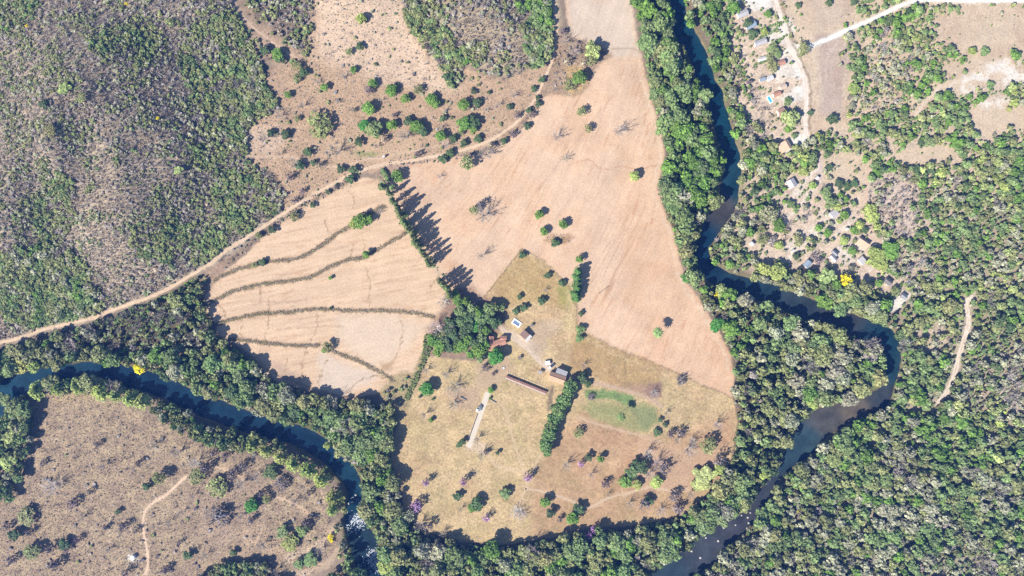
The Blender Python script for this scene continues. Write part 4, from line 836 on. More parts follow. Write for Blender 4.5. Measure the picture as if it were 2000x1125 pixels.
S("1158,95,17,q,15 1156,112,13,o,11 1133,150,14,g,11 1113,165,12,o,8 1120,100,15,b 1104,80,10,b 1100,62,8,B 1108,118,10,n 1140,122,10,n 1136,218,9,o,8 1149,250,8,o,8 1208,256,15,b 1087,267,12,b 1103,310,10,b,5 911,317,13,o,12 950,300,16,b 865,310,9,d 817,302,9,B 1240,344,10,y,9 858,345,6,b 926,411,9,o,9 945,420,19,b,11 938,400,9,B,9 1053,418,9,g,8 1100,438,9,g,8 1062,452,8,g,7 1085,474,8,d,5 1020,498,7,d 940,500,9,b,9 1069,538,7,d 1098,553,7,d 1132,507,7,g,8 1015,580,6,d 1058,588,8,d 1008,607,7,d 1022,601,8,d 1065,567,5,b 1331,743,12,B,5 1133,644,9,m 1131,661,8,m 775,343,12,g,9 703,430,15,g,10 690,437,9,y,8 720,428,9,g,8 715,497,7,g,8 640,678,10,o,8 634,684,6,g 645,543,4,g 512,512,7,d 498,518,6,o 742,413,9,b,3 645,602,3,d", group='lone trees of the peach fields')
S("683,350,9,d 665,330,8,d 690,332,9,d 575,423,9,o 530,448,8,d 505,460,7,o 860,250,6,b 880,298,8,d 1002,262,8,B 985,275,7,d 1030,245,7,d 960,285,8,n 1040,225,7,B 1052,202,6,d 610,400,6,d 640,375,5,d 655,365,5,B 590,372,7,B 575,390,8,B", group='shrubs along the dirt road')
S("1283,649,11,t,12 1212,812,9,t,12 1278,767,10,w,4", group='trees of the farmland')
# farmstead
S("930,638,11,G,9 968,698,16,G,12 834,760,14,G,10 845,665,12,g,10 855,686,10,g,9 880,680,10,d,10 905,676,13,g,11 905,652,10,d,11 886,655,10,d,11 935,682,14,g,12 940,662,11,m,11 920,692,9,g,8 945,623,15,m,13 957,604,14,m,13 966,630,12,d,12 915,620,11,d,12 900,608,12,m,12 895,590,11,g,10 888,576,10,g,9 925,613,10,d,12 872,640,13,b,10 850,640,15,w,9 865,590,14,b,5 880,630,13,d,12 950,645,9,g,11 860,662,10,d,9 895,668,9,d,10 938,700,9,m,8 916,640,11,d,12 978,600,9,m,7 900,628,10,m,12 860,675,12,g,9 870,664,11,d,10 892,680,11,g,9 915,664,11,g,11 926,668,12,d,12 948,672,9,g,9 878,645,11,d,11 908,640,11,d,12 922,602,11,m,11 938,640,10,d,11 862,652,11,o,9 935,610,10,g,12 910,590,9,g,9", group='trees round the farmhouse')
S("888,757,15,b,8 870,732,9,b,7 884,790,13,b,7 828,811,9,b,8 842,821,5,g 832,724,8,b 845,780,3,d 820,775,3,d 958,762,6,g,5 957,778,3,g 1058,588,6,d 1140,714,7,b 1135,612,6,d 1130,845,10,o,6 1155,775,9,B,3 1137,738,10,d,9 1148,750,7,d 945,716,6,B 952,722,5,B 963,731,5,B 940,726,4,b", group='trees of the pasture')
S("897,869,6,d 904,863,6,d,6 940,888,10,b,8 950,884,6,B 932,858,8,b,7 972,885,4,d,5 905,941,9,p,10 831,943,8,p,9 813,990,14,p,9 797,1009,13,P,10 1031,933,10,p,9 893,970,9,d,6 930,985,13,d,9 922,992,9,g,7 987,965,11,m,7 950,1012,9,p,7 1010,1000,15,w,4 1020,1006,12,b,4 1065,980,10,g,8 1075,1003,9,d,8 1120,1012,13,g,11 1130,995,11,d,9 1093,1015,7,B 1105,910,11,b 1135,907,7,p,6 1150,893,8,d,7 1173,897,7,g,8 1155,928,8,b 1183,946,10,B 1188,967,5,b 1265,885,12,b 865,1040,8,b 820,1025,12,b 835,1030,12,B 900,995,6,b", group='trees of the pasture')
S("1222,942,13,g,9 1235,922,13,m,10 1255,914,13,d,10 1285,907,15,b,9 1300,918,14,B,10 1245,947,10,y,6 1283,943,12,y,6 1268,928,11,b,8 1258,985,14,B,8 1266,980,10,d,7 1318,970,13,B,8 1325,994,13,B,8 1290,998,11,b,6 1230,985,8,b 1384,870,15,o,11 1345,880,15,b,8 1352,862,10,b,7 1405,898,14,B,10 1375,928,21,q,7 1370,945,17,q,6 1406,918,11,y,9 1350,965,10,b 1300,830,5,d 1290,820,5,d 1302,808,7,b 1330,845,12,B,6 1312,848,10,B 1400,831,11,b 1283,845,8,d,4 1322,860,9,b 1240,905,8,d,8", group='trees in the corner of the pasture')
# scrub island
S("85,905,9,B,5 190,868,7,B 100,950,16,w,6 115,945,13,b,6 200,912,9,b 310,934,13,o,11 285,950,8,d,8 380,904,12,w,8 384,932,15,o,8 400,914,12,B,9 425,952,19,o,8 455,925,14,B,7 475,911,12,B,7 490,989,14,G,9 428,1012,24,B,9 240,1030,11,B 140,985,13,B,7 50,1010,18,o,7 25,1045,12,d 62,1078,16,o,9 95,1072,11,B,8 105,1106,13,B,9 122,1064,10,d,8 210,1075,8,b 245,1118,10,B 320,1115,10,B 365,1085,9,d 20,1095,10,B 205,1030,7,B 264,1036,7,B 565,1060,16,y,7 590,1036,12,m,8 600,1022,13,B,8 550,1040,13,m,7 605,1095,14,m,6 583,1102,10,m 645,1050,6,Y,4 647,1057,4,Y,3 527,922,14,d,8 550,945,17,B,6 510,965,9,B,7 512,1065,11,b 625,1075,10,b 470,945,12,b 500,930,10,b 520,975,9,o 440,890,8,B 415,885,9,B 345,885,11,b 300,870,9,b 230,1000,6,d 160,1010,8,b 175,960,7,B 270,905,8,B 260,915,7,b 490,1015,9,B 470,1010,9,b 55,1040,9,B 10,1030,9,B 400,1085,8,b 350,1060,6,B 455,1080,7,d 405,1000,8,b 150,1055,8,B 130,1075,7,B 300,1030,6,b 330,1020,7,b 355,1000,8,b 375,970,8,b 590,950,9,b 600,965,8,B 575,980,9,b", group='trees of the scrub island')
# village and east
S("1570,96,12,o,9 1545,230,17,q,12 1540,252,8,g,7 1501,27,8,g,6 1494,62,7,y,6 1560,10,6,d 1620,4,7,d 1668,3,8,d 1583,220,6,d 1900,100,8,y,6 1925,100,9,m,5 1972,213,5,y 1627,233,11,d,8 1668,172,12,y,7 1504,113,8,o,6 1510,130,12,o,7 1435,15,12,g,10 1462,44,9,d,8 1470,66,10,d,7 1510,95,12,m,6 1520,105,8,m,5 1485,152,5,b 1540,198,8,m,4 1552,265,6,m 1378,186,15,m,13 1370,176,10,m,12 1655,549,13,Y,11 1500,418,17,P,11 1520,530,17,y,12 1493,525,13,y,11 1618,540,17,q,12 1545,398,9,m,6 1588,362,8,y,6 1637,404,9,y,7 1650,420,9,g,7 1625,395,12,m,9 1615,375,12,m,9 1680,440,9,y,6 1668,450,8,g,6 1490,467,11,o,7 1522,480,9,y,6 1560,470,11,o,8 1617,455,9,g,7 1600,445,8,g,6 1520,440,13,g,9 1640,432,6,y,5 1715,505,22,y,9 1740,490,18,g,9 1725,520,12,y,7 1718,553,8,g,7 1750,570,10,o,7 1640,360,10,d,6 1655,365,9,d,6 1669,358,8,d,5 1621,326,7,d,5 1570,335,10,y,7 1700,410,14,y,7 1705,425,13,y,6 1815,275,12,m,7 1800,280,8,d 1790,330,9,d,5 1818,332,8,d,5 1935,165,8,m,5 1665,490,9,g,6 1650,470,9,y,6 1690,450,7,d 1590,500,8,B,6 1600,510,9,B,7 1556,500,7,d,6 1404,632,12,G,9 1397,640,10,G,8 1343,543,11,G,9", group='trees of the village and the east bank')
S("272,722,10,Y,6 265,718,6,Y,6 1412,570,14,q,11 1405,578,9,Y,9 1560,1000,3,Y 1588,790,12,y,10 1490,930,8,y,9 740,990,12,g,11 745,938,13,g,13 755,1105,18,y,11 1150,1046,9,p,7 1160,1035,8,p,7 15,852,18,q,11 12,905,16,q,10 8,780,14,m,9 40,715,16,y,9 65,718,12,y,9 705,35,10,y,8 125,172,12,q,6 158,190,9,o,6 348,332,9,q,6 308,230,3.2,Y,4 247,7,3.2,Y,4 52,50,3,Y,4 393,172,7,o,5 408,208,8,o,5 330,42,9,o,6 95,255,12,o,5 84,203,9,d,6 640,870,8,y,12 1590,470,6,d", group='striking trees in the woods')
for q in "70,764,18 112,760,16 152,756,17 195,765,20 226,772,15 252,778,18 275,786,19 492,872,17 520,880,16 548,893,17 572,906,18 600,920,19 626,938,18 652,975,18 648,996,13".split():
    f = [float(v) for v in q.split(',')]; plant(f[0], f[1], f[2], 'bamboo_clump', "feathery pale green", (.36, .42, .12), 'bamboo', 13, 'bamboo clumps on the scrub island bank')
# row of slender trees between the two peach fields
for k, (px, py) in enumerate([(748 + i * 9.2, 362 + i * 15.2) for i in range(0, 3)] + [(774 + i * 4.9, 404 + i * 8.6) for i in range(14)] + [(862 + i * 4.2, 548 + i * 7) for i in range(5)]):
    plant(px + rng.normal() * 1.6, py + rng.normal() * 1.4, rng.uniform(5.0, 8.0), 'slender_tree', "tall light green" if k % 2 else "tall olive green", (.20, .25, .09), 'column', rng.uniform(14, 20), 'slender field row')
for px, py in ((757, 350), (765, 366), (752, 342), (790, 420), (800, 440), (806, 455), (747, 335)): plant(px, py, 6, 'shrub', "small grey-green", COL['m'], 'lump', 4, 'slender field row')
for i in range(19):
    k = i / 18; plant(1118 - 50 * k - 8 * math.sin(k * 3) + rng.normal() * 1.5, 752 + 128 * k, rng.uniform(10.5, 13.5), 'hedge_tree', "dense mid green", (.17, .265, .085), 'lump', rng.uniform(12, 15), 'tall hedge row by the barn')
for px, py in ((1129, 531), (1127, 542), (1127, 553), (1128, 564), (1124, 575), (1126, 583)): plant(px, py, rng.uniform(7, 9), 'hedge_tree', "narrow bright green", (.12, .24, .06), 'column', rng.uniform(8, 11), 'short field row')
for q, lb in (("1478,62 1495,54 1512,48 1526,44", "green garden hedge between the topmost village plots"), ("1484,72 1502,66 1524,50", "ragged garden hedge above the long pale-roofed house"), ("1508,86 1520,80 1534,70", "dark garden hedge beside the village road plots"), ("1472,127 1486,123 1500,117", "thin hedge below the narrow white-roofed house"), ("1472,88 1482,76 1492,68", "bushy hedge below the blue-shaded house"), ("1590,357 1575,370 1560,384", "thin dark hedge along the white lane"), ("1600,470 1580,488 1560,500", "sparse hedge line in the river gardens")):
    p = smooth(P(q), 10); n0 = len(p); Vh, Fh, Th = [], [], []; o_ = 0; c0 = p[n0 // 2]; x0, y0, z0 = at(*c0)
    for u_ in p[::2]:
        V_, F_, T_ = crown(int(rng.integers(1, 9999)), 40, 4, .28, .7, .6, .6, .3); x, y, z = at(u_[0] + rng.normal() * .8, u_[1] + rng.normal() * .8); R_ = rng.uniform(.7, 1.4)
        Vh.append(V_ * np.array([R_, R_, rng.uniform(.6, 1.1)]) + np.array([x - x0, y - y0, z - z0])); Fh.append(F_ + o_); o_ += len(V_); Th.append(T_)
    h_ = link('garden_hedge', quad_mesh('garden_hedge', np.vstack(Vh), np.vstack(Fh), [M_LEAF], np.concatenate(Th)), None, (x0, y0, z0)); h_.color = (*COL['m'], 1); note(h_, lb, c0[0], c0[1], 'hedge', 'garden hedges'); h_['fixed'] = 1

# ------------------------------------------------------------------ woods
SINGLE = np.array([(px, py, (o.children[0].scale[0] / PX if o.children and o.get('category', '').endswith(('tree', 'bamboo', 'shrub')) else 3)) for o, _, px, py in ALL])
ROADL = [(smooth(P(p), 4), w) for _, p, w, _, _ in ROADS]
BUILD = np.array([(px, py) for o, _, px, py in ALL if o.get('category') in ('house', 'barn', 'shed', 'hut', 'carport', 'pool')])
pF1, pF2, pPA, pSC, pCL, pEA, pHL = (P(q) for q in (F1, F2, PAST, SCRUB, CLEAR, EASTF, HILL_L))
def pal(txt):
    ks = [q.split(':') for q in txt.split()]; w = np.array([float(v) for _, v in ks]); return [k for k, _ in ks], np.cumsum(w) / w.sum()
PAL = {'hill': pal("d:.05 m:.06 o:.22 P:.10 b:.40 n:.16 B:.03"), 'hillgreen': pal("d:.12 g:.08 m:.24 o:.30 P:.08 b:.18"), 'hilldark': pal("d:.16 m:.18 o:.26 P:.06 B:.08 b:.26"),
       'hillpale': pal("o:.20 m:.05 P:.12 b:.40 n:.18 w:.06"), 'river': pal("d:.12 g:.12 m:.26 o:.22 P:.16 b:.10 y:.02"), 'upriver': pal("d:.14 G:.02 g:.26 m:.28 o:.10 P:.12 b:.08 y:.02"),
       'penin': pal("d:.06 m:.2 g:.08 o:.24 P:.28 b:.12 q:.04"), 'pendark': pal("d:.16 m:.3 o:.22 P:.14 b:.12 g:.06"), 'east': pal("d:.06 g:.28 m:.22 o:.14 q:.10 y:.04 P:.10 b:.08"),  # east leaf colours lightened to paint in the sun glare on that side
       'eastpale': pal("b:.32 w:.08 P:.26 o:.12 m:.12 n:.06 q:.04"), 'village': pal("d:.10 m:.2 g:.12 o:.22 P:.16 b:.16 q:.04"), 'southeast': pal("d:.08 m:.28 g:.06 o:.16 P:.26 b:.12 q:.04"), 'dry': pal("b:.50 n:.18 B:.18 o:.14")}
def scatter(poly, step, r0, r1, palette, keep=1.0, hm=(1.0, 1.75), over=(), avoid=True, clump=42, edge=3.0, power=2.0, seed=0, bare_h=.8):
    """jittered grid over a polygon in photo pixels -> list of plants; OVER: (x, y, rx, ry, palette, size factor, keep)"""
    R = np.random.default_rng(100 + seed); p = P(poly) if isinstance(poly, str) else poly
    x0, y0 = np.maximum(p.min(0), -45); x1, y1 = p.max(0); x1 = min(x1, 2045); y1 = min(y1, 1170)
    X, Y = np.meshgrid(np.arange(x0, x1, step), np.arange(y0, y1, step * .9)); X = X + (np.arange(X.shape[0]) % 2)[:, None] * step / 2
    X = (X + R.uniform(-.42, .42, X.shape) * step).ravel(); Y = (Y + R.uniform(-.42, .42, Y.shape) * step).ravel()
    m = inside(p, X, Y); X, Y = X[m], Y[m]
    r = r0 + (r1 - r0) * R.random(len(X)) ** power; kp = np.full(len(X), float(keep)); pi = np.zeros(len(X), int); pals = [PAL[palette]]
    wob = 60 * (fbm(X / 30, Y / 30, 201) - .5)
    for ox, oy, rx, ry, pk, sf, kk in over:
        d = ((X + wob - ox) / rx) ** 2 + ((Y + wob - oy) / ry) ** 2 < 1
        pals.append(PAL[pk]); pi[d] = len(pals) - 1; r[d] *= sf; kp[d] = kk
    m = R.random(len(X)) < kp
    if avoid:
        m &= rivd(X, Y) > -r * .15
        for q, w in ROADL: m &= segdist(q, X, Y) > w / 2 + r * .75
        if len(BUILD): m &= np.min(np.hypot(X[:, None] - BUILD[:, 0], Y[:, None] - BUILD[:, 1]), 1) > 12 + r * .7
        for q in (pF1, pF2, pPA, pSC): m &= pdist(q, X, Y) < -edge
        d = np.hypot(X[:, None] - SINGLE[:, 0], Y[:, None] - SINGLE[:, 1]); m &= (d - .62 * SINGLE[:, 2]).min(1) > 1 + r * .3
    out = []
    n1 = fbm(X / clump, Y / clump, 300 + seed); n1 = np.argsort(np.argsort(n1)) / max(1, len(n1))
    u = (0.48 * R.random(len(X)) + 0.52 * n1)
    for i in np.nonzero(m)[0]:
        ks, cs = pals[pi[i]]; k = ks[min(int(np.searchsorted(cs, u[i])), len(ks) - 1)]
        h = hm[0] + hm[1] * r[i] * PX * R.uniform(.8, 1.25)
        if k in 'bwn': h *= bare_h
        out.append((X[i], Y[i], r[i], h, k))
    return out
E_OPEN = [(1620, 20, 60, 60, 'village', .5, .03), (1555, 130, 40, 130, 'village', .5, .02), (1630, 150, 28, 110, 'village', .6, .02), (1940, 60, 110, 55, 'village', .6, .02), (1935, 140, 75, 36, 'village', .6, .02), (1870, 165, 40, 24, 'village', .6, .04),
          (1955, 232, 66, 36, 'village', .6, .0), (1655, 345, 52, 52, 'village', .6, .04), (1810, 300, 60, 30, 'village', .7, .04), (1690, 400, 24, 70, 'village', .7, .1)]
WOODS = []
# wooded hill: low dry trees, greener in the gullies; dark and pale palettes paint in slope shade and sun
WOODS += [('hillside_woodland', scatter(HILL_L, 4.9, 2.3, 5.4, 'hill', .92, (1.0, 1.3), [(230, 300, 150, 90, 'hillpale', .9, .9), (120, 120, 130, 80, 'hill', .95, .9), (200, 470, 110, 110, 'hillpale', .9, .92), (330, 400, 110, 70, 'hill', .9, .95), (430, 130, 75, 140, 'hilldark', 1.2, .95), (490, 190, 60, 60, 'hilldark', 1.45, .97), (250, 85, 80, 45, 'hilldark', 1.1, .95), (420, 285, 75, 55, 'hilldark', 1.2, .95), (110, 440, 36, 110, 'hilldark', 1.25, .95), (80, 560, 110, 80, 'hillgreen', 1.45, .95), (150, 600, 60, 40, 'hillgreen', 1.5, .95), (350, 480, 90, 60, 'hilldark', 1.25, .95), (480, 390, 70, 60, 'hilldark', 1.2, .95), (300, 545, 80, 40, 'hillpale', 1, .9), (20, 20, 60, 40, 'hillgreen', 1.1, .9)], seed=1, clump=26))]
WOODS += [('hillside_woodland', scatter("470,-40 606,-40 608,98 596,106 560,80 520,45 482,10", 7.5, 3.5, 7, 'hillgreen', .95, (1.3, 1.4), [(560, 30, 40, 50, 'hill', 1, .9)], seed=2))]
WOODS += [('hillside_woodland', scatter("778,-40 1088,-40 1092,45 1082,88 1066,118 1002,150 942,146 906,124 902,158 884,172 856,130 824,90 790,40", 6.8, 3.2, 6.5, 'hill', .95, (1.3, 1.5), [(900, 30, 60, 60, 'hillpale', 1, .9), (965, 60, 60, 50, 'hill', 1, .9), (800, 30, 26, 60, 'hilldark', 1.4, .97), (850, 105, 40, 60, 'hilldark', 1.4, .97), (1060, 50, 34, 100, 'upriver', 1.8, .95), (920, 100, 40, 30, 'hillgreen', 1.3, .95)], seed=3))]
# between the dirt road and the rivers, round the fields
D1 = "-60,700 60,668 130,650 210,618 300,582 400,535 396,580 402,612 420,640 440,668 492,704 545,752 640,778 700,790 756,790 772,806 762,860 780,930 660,900 560,860 300,770 -60,880"
WOODS += [('riverside_wood', scatter(D1, 13, 6, 17, 'river', .96, (3.5, 1.9), [(300, 620, 90, 45, 'hill', .8, .85), (180, 640, 70, 35, 'hill', .8, .85), (250, 660, 60, 25, 'dry', .8, .5), (560, 790, 160, 60, 'river', 1.0, .98), (400, 640, 30, 60, 'hilldark', .9, .95)], seed=4, edge=5)),
          ('riverside_wood', scatter(D1, 8, 3.5, 6, 'river', .75, (1, 1.8), seed=5, edge=3))]
D2 = "640,820 760,800 768,860 786,960 792,1005 838,1042 900,1062 980,1070 1070,1058 1130,1036 1230,1034 1290,1022 1340,1006 1400,948 1432,900 1470,960 1330,1130 1250,1190 690,1190 700,960"
WOODS += [('riverside_wood', scatter(D2, 13.5, 6.5, 18, 'river', .97, (4, 1.9), seed=6, edge=7)), ('riverside_wood', scatter(D2, 8, 3.5, 6, 'river', .7, (1, 1.8), seed=7, edge=5))]
D3 = "1236,-40 1330,-40 1400,200 1436,300 1432,380 1400,440 1370,480 1375,545 1350,560 1330,520 1297,410 1285,370 1300,300 1264,150 1252,95"
WOODS += [('riverside_wood', scatter(D3, 13.5, 6.5, 18, 'upriver', .97, (6, 2.3), seed=8, edge=7)), ('riverside_wood', scatter(D3, 8, 3.5, 6, 'upriver', .75, (1, 1.8), seed=9, edge=4))]
D4 = "1347,555 1440,560 1540,598 1700,665 1740,690 1735,760 1690,785 1560,850 1530,910 1490,980 1440,1010 1380,990 1400,945 1432,900 1438,820 1432,700 1404,645 1378,600"
WOODS += [('riverside_wood', scatter(D4, 13.5, 6, 18, 'penin', .97, (5, 2.2), [(1480, 760, 70, 200, 'pendark', .78, .98), (1440, 640, 30, 60, 'upriver', .9, .97)], seed=10, edge=7)), ('riverside_wood', scatter(D4, 8, 3.5, 6, 'pendark', .75, (1, 1.8), seed=11, edge=4))]
D5 = "280,800 340,830 420,868 480,880 640,960 660,1010 650,1046 665,1075 640,1130 690,1190 720,1190 680,1030 690,950 640,890 520,840 330,770"
WOODS += [('riverside_wood', scatter(D5, 11, 6, 11, 'pendark', .7, (5.0, 2.2), [(600, 930, 130, 60, 'pendark', .6, .1)], seed=12, edge=-14)), ('riverside_wood', scatter("-60,800 40,790 52,810 60,850 45,905 20,975 -60,1000", 13, 7, 13, 'river', .9, (3, 2), seed=13, edge=-4)),
          ('riverside_wood', scatter("385,1125 430,1102 500,1095 548,1112 560,1170 370,1170", 12, 7, 11, 'pendark', .97, (3, 2), seed=14, edge=-40)), ('riverside_wood', scatter("-40,785 -40,860 10,850 8,800", 13, 7, 12, 'river', .9, (3, 2), seed=15, edge=-40))]
WOODS += [('riverside_wood', scatter("298,795 350,815 420,850 480,868 470,884 420,876 380,858 320,832", 9, 6, 10, 'pendark', .97, (6, 2.2), seed=27, edge=-18))]
# right bank: gardens, village greenery, woods
D6 = "1330,-40 1450,-40 1446,60 1466,150 1476,240 1530,300 1545,350 1500,440 1480,530 1400,520 1370,470 1440,330 1400,150 1380,80"
WOODS += [('riverside_wood', scatter(D6, 13, 6, 13, 'village', .8, (2.6, 1.8), [(1455, 60, 32, 70, 'village', .7, .35), (1470, 150, 30, 80, 'dry', .8, .5), (1500, 400, 60, 60, 'village', .8, .5), (1400, 30, 40, 60, 'upriver', .9, .9)], seed=16)), ('riverside_wood', scatter(D6, 8.5, 3, 6, 'village', .65, (1, 1.7), seed=17))]
WOODS += [('garden_shrubbery', scatter("1440,0 1570,0 1575,260 1500,290 1480,240 1440,120", 8, 2.0, 5, 'village', .36, (.8, 1.5), [(1490, 215, 30, 30, 'dry', 1.2, .85), (1460, 190, 30, 40, 'dry', 1.2, .8)], seed=18)), ('garden_shrubbery', scatter("1400,500 1480,340 1560,320 1720,330 1770,560 1700,640 1560,570 1440,545", 10, 3, 8, 'village', .46, (1, 1.7), [(1740, 400, 60, 90, 'dry', .8, .85), (1490, 450, 50, 40, 'dry', 1, .6)], seed=19))]
D7 = "1440,555 1470,535 1540,530 1640,545 1720,570 1770,640 1765,720 1745,660 1690,625 1600,588 1520,562"
WOODS += [('riverside_wood', scatter(D7, 13, 6, 17, 'river', .9, (4, 2), seed=20)), ('riverside_wood', scatter(D7, 8, 3, 6, 'village', .6, (1, 1.7), seed=28))]
D8 = "1660,70 1770,6 1835,6 1845,60 1856,110 1890,118 1850,152 1800,200 1790,228 1720,228 1650,242 1600,270 1560,285 1490,310 1540,360 1600,310 1700,286 1735,300 1760,340 1860,330 1880,285 1930,272 2060,258 2060,640 1880,640 1760,580 1720,540 1700,440 1745,360 1680,290 1880,190 1870,180 1900,186 1990,160 2060,165 2060,190 1900,196"
EAST = "1640,-40 2060,-40 2060,620 1900,600 1800,640 1770,560 1720,520 1700,400 1600,345 1480,330 1500,290 1560,280 1640,240"
WOODS += [('east_woodland', scatter(EAST, 10, 4.0, 11, 'east', .78, (2.2, 1.7), E_OPEN + [(1730, 120, 40, 60, 'eastpale', .8, .7), (1780, 195, 26, 20, 'eastpale', .7, .6), (1700, 200, 50, 26, 'eastpale', .7, .45), (1752, 395, 46, 62, 'eastpale', .7, .6), (1900, 450, 110, 90, 'southeast', .95, .88), (1950, 360, 60, 50, 'east', 1.1, .95), (1780, 520, 50, 40, 'eastpale', .9, .8)], seed=21)),
          ('east_woodland', scatter(EAST, 7, 2.5, 4.5, 'east', .55, (.8, 1.7), E_OPEN + [(1752, 395, 46, 62, 'dry', 1, .7)], seed=22))]
SE = "1765,560 1900,600 2060,610 2060,1190 1290,1190 1400,1080 1500,990 1540,920 1620,870 1700,805 1760,740 1765,660"
OP = [(1820, 660, 30, 40, 'village', .7, .25), (1880, 590, 20, 20, 'village', .7, .15), (1790, 800, 20, 14, 'village', .7, .2)]
WOODS += [('east_woodland', scatter(SE, 11.5, 5, 15, 'southeast', .95, (2.8, 1.9), OP + [(1955, 760, 70, 110, 'eastpale', .75, .9), (1900, 650, 80, 60, 'village', .8, .85), (1870, 1100, 80, 40, 'eastpale', .75, .95), (1640, 900, 120, 60, 'river', 1.05, .97), (1900, 850, 110, 60, 'east', 1.0, .97)], seed=23)),
          ('east_woodland', scatter(SE, 8, 3.2, 5.5, 'southeast', .7, (1, 1.8), OP, seed=24))]
# the same woods carry on beyond the edges of the picture
_R = np.random.default_rng(77); _X, _Y = np.meshgrid(np.arange(-190, 2190, 13.0), np.arange(-170, 1300, 12.0)); _X = (_X + _R.uniform(-6, 6, _X.shape)).ravel(); _Y = (_Y + _R.uniform(-6, 6, _Y.shape)).ravel()
_m = ((_X < -42) | (_X > 2042) | (_Y < -42) | (_Y > 1168)) & (rivd(_X, _Y) > 4) & ~((_Y < 0) & (((_X > 600) & (_X < 785)) | ((_X > 1095) & (_X < 1232)) | ((_X > 1515) & (_X < 1900)))) & ~((_X < 0) & (_Y > 640) & (_Y < 690)) & ~((_X < 560) & (_Y > 1140) & (_X > -60)) & ~((_X > 2000) & (_Y > 20) & (_Y < 260) & (_R.random(len(_X)) < .9))
for x_, y_ in zip(_X[_m], _Y[_m]):
    hl_ = (x_ < 0 and y_ < 700) or (y_ < 0 and x_ < 1095); w_ = 'hillside_woodland' if hl_ else 'east_woodland' if x_ > 2000 or (y_ > 1100 and x_ > 1350) or (y_ < 0 and x_ > 1350) else 'riverside_wood'
    ks_, cs_ = PAL['hill' if hl_ else 'southeast' if w_ == 'east_woodland' else 'river']; r_ = _R.uniform(4, 8) if hl_ else 5 + 8 * _R.random() ** 2
    WOODS.append((w_, [(x_, y_, r_, (1.3 if hl_ else 3) + 1.7 * r_ * PX, ks_[min(int(np.searchsorted(cs_, _R.random())), len(ks_) - 1)])]))
# scrub of the clearings
SCR = scatter(SCRUB, 4.4, .8, 1.9, 'dry', .75, (.35, 1.2), avoid=False, seed=25) + scatter(SCRUB, 13, 2.2, 5.5, 'dry', .55, (.4, 1.0), avoid=False, seed=30)
SCR += scatter(CLEAR, 5.6, .8, 2.0, 'hill', .7, (.35, 1.2), avoid=False, seed=26) + scatter(CLEAR, 13, 2, 5, 'hill', .5, (.4, 1.2), [(640, 60, 100, 80, 'hill', .9, .75)], avoid=False, seed=29)
SCR += scatter("1600,-30 1690,-30 1660,60 1580,90 1670,230 1620,240 1580,140", 9, .7, 1.6, 'dry', .3, (.3, 1.0), avoid=False, seed=31) + scatter("1840,20 2040,20 2040,120 1880,160", 9, .7, 1.8, 'dry', .35, (.3, 1.0), avoid=False, seed=32)
SCR += scatter("765,730 806,728 830,684 845,690 815,760 796,800 770,830 755,800 740,770", 8, 2, 6, 'hilldark', .6, (.8, 1.4), seed=36) + scatter("735,318 800,314 850,308 800,322 772,330 750,352 738,350", 7, 1.5, 5, 'dry', .7, (.6, 1.3), seed=37)
SCR += scatter("440,-40 486,-40 500,36 560,82 602,112 545,135 505,98 465,36", 9, 2, 6, 'hilldark', .55, (.8, 1.4), seed=35)
SCR += scatter("1085,60 1110,75 1150,82 1186,95 1150,165 1120,186 1078,178", 6, 1.5, 4.0, 'dry', .75, (.5, 1.3), avoid=False, seed=33)
SCR += scatter("1062,465 1080,457 1105,458 1120,466 1108,474 1085,474", 3.2, .8, 1.6, 'n' if False else 'hill', .8, (.4, 1.4), avoid=False, seed=34)
_x, _y = np.array([q[0] for q in SCR]), np.array([q[1] for q in SCR]); _k = rivd(_x, _y) > 2
for l_, w_ in ROADL: _k &= segdist(l_, _x, _y) > w_ / 2 + .5
SCR = [q for q, k_ in zip(SCR, _k) if k_]
GRS = []
for q in BANKS:
    p = smooth(P(q), 8); seg = np.linalg.norm(np.diff(p, axis=0), axis=1).sum()
    for _ in range(int(seg * 3.2)):
        i = rng.integers(0, len(p)); GRS.append((p[i, 0] + rng.normal() * 1.6 + rng.uniform(-1, 1), p[i, 1] + rng.normal() * 1.9, rng.uniform(.6, 1.3), rng.uniform(.2, .8), 'onnobBn'[rng.integers(0, 7)]))
BNK, GRS = GRS, []
for q, n_, kk in (("700,345 660,364 610,392 570,416 530,444 480,484 440,518", 170, 'bnBd'), ("765,322 850,312 935,301 985,272 1025,240 1050,205", 130, 'bBdn'), ("742,352 772,398 800,440 832,492 866,540", 120, 'omod')):
    p = smooth(P(q), 8)
    for _ in range(n_):
        i = rng.integers(0, len(p)); GRS.append((p[i, 0] + rng.normal() * 3.5, p[i, 1] + rng.normal() * 3.5, rng.uniform(1.0, 3.0), rng.uniform(.6, 1.8), kk[rng.integers(0, 4)]))
_x, _y = rng.uniform(785, 845, 1500), rng.uniform(645, 800, 1500); _k = inside(P("829,652 843,658 842,680 834,702 820,732 806,765 796,785 788,780 800,752 815,722 824,695"), _x, _y)
HED = [(x, y, rng.uniform(1.4, 2.6), rng.uniform(1.4, 2.2), 'omoy'[rng.integers(0, 4)]) for x, y in zip(_x[_k], _y[_k])]

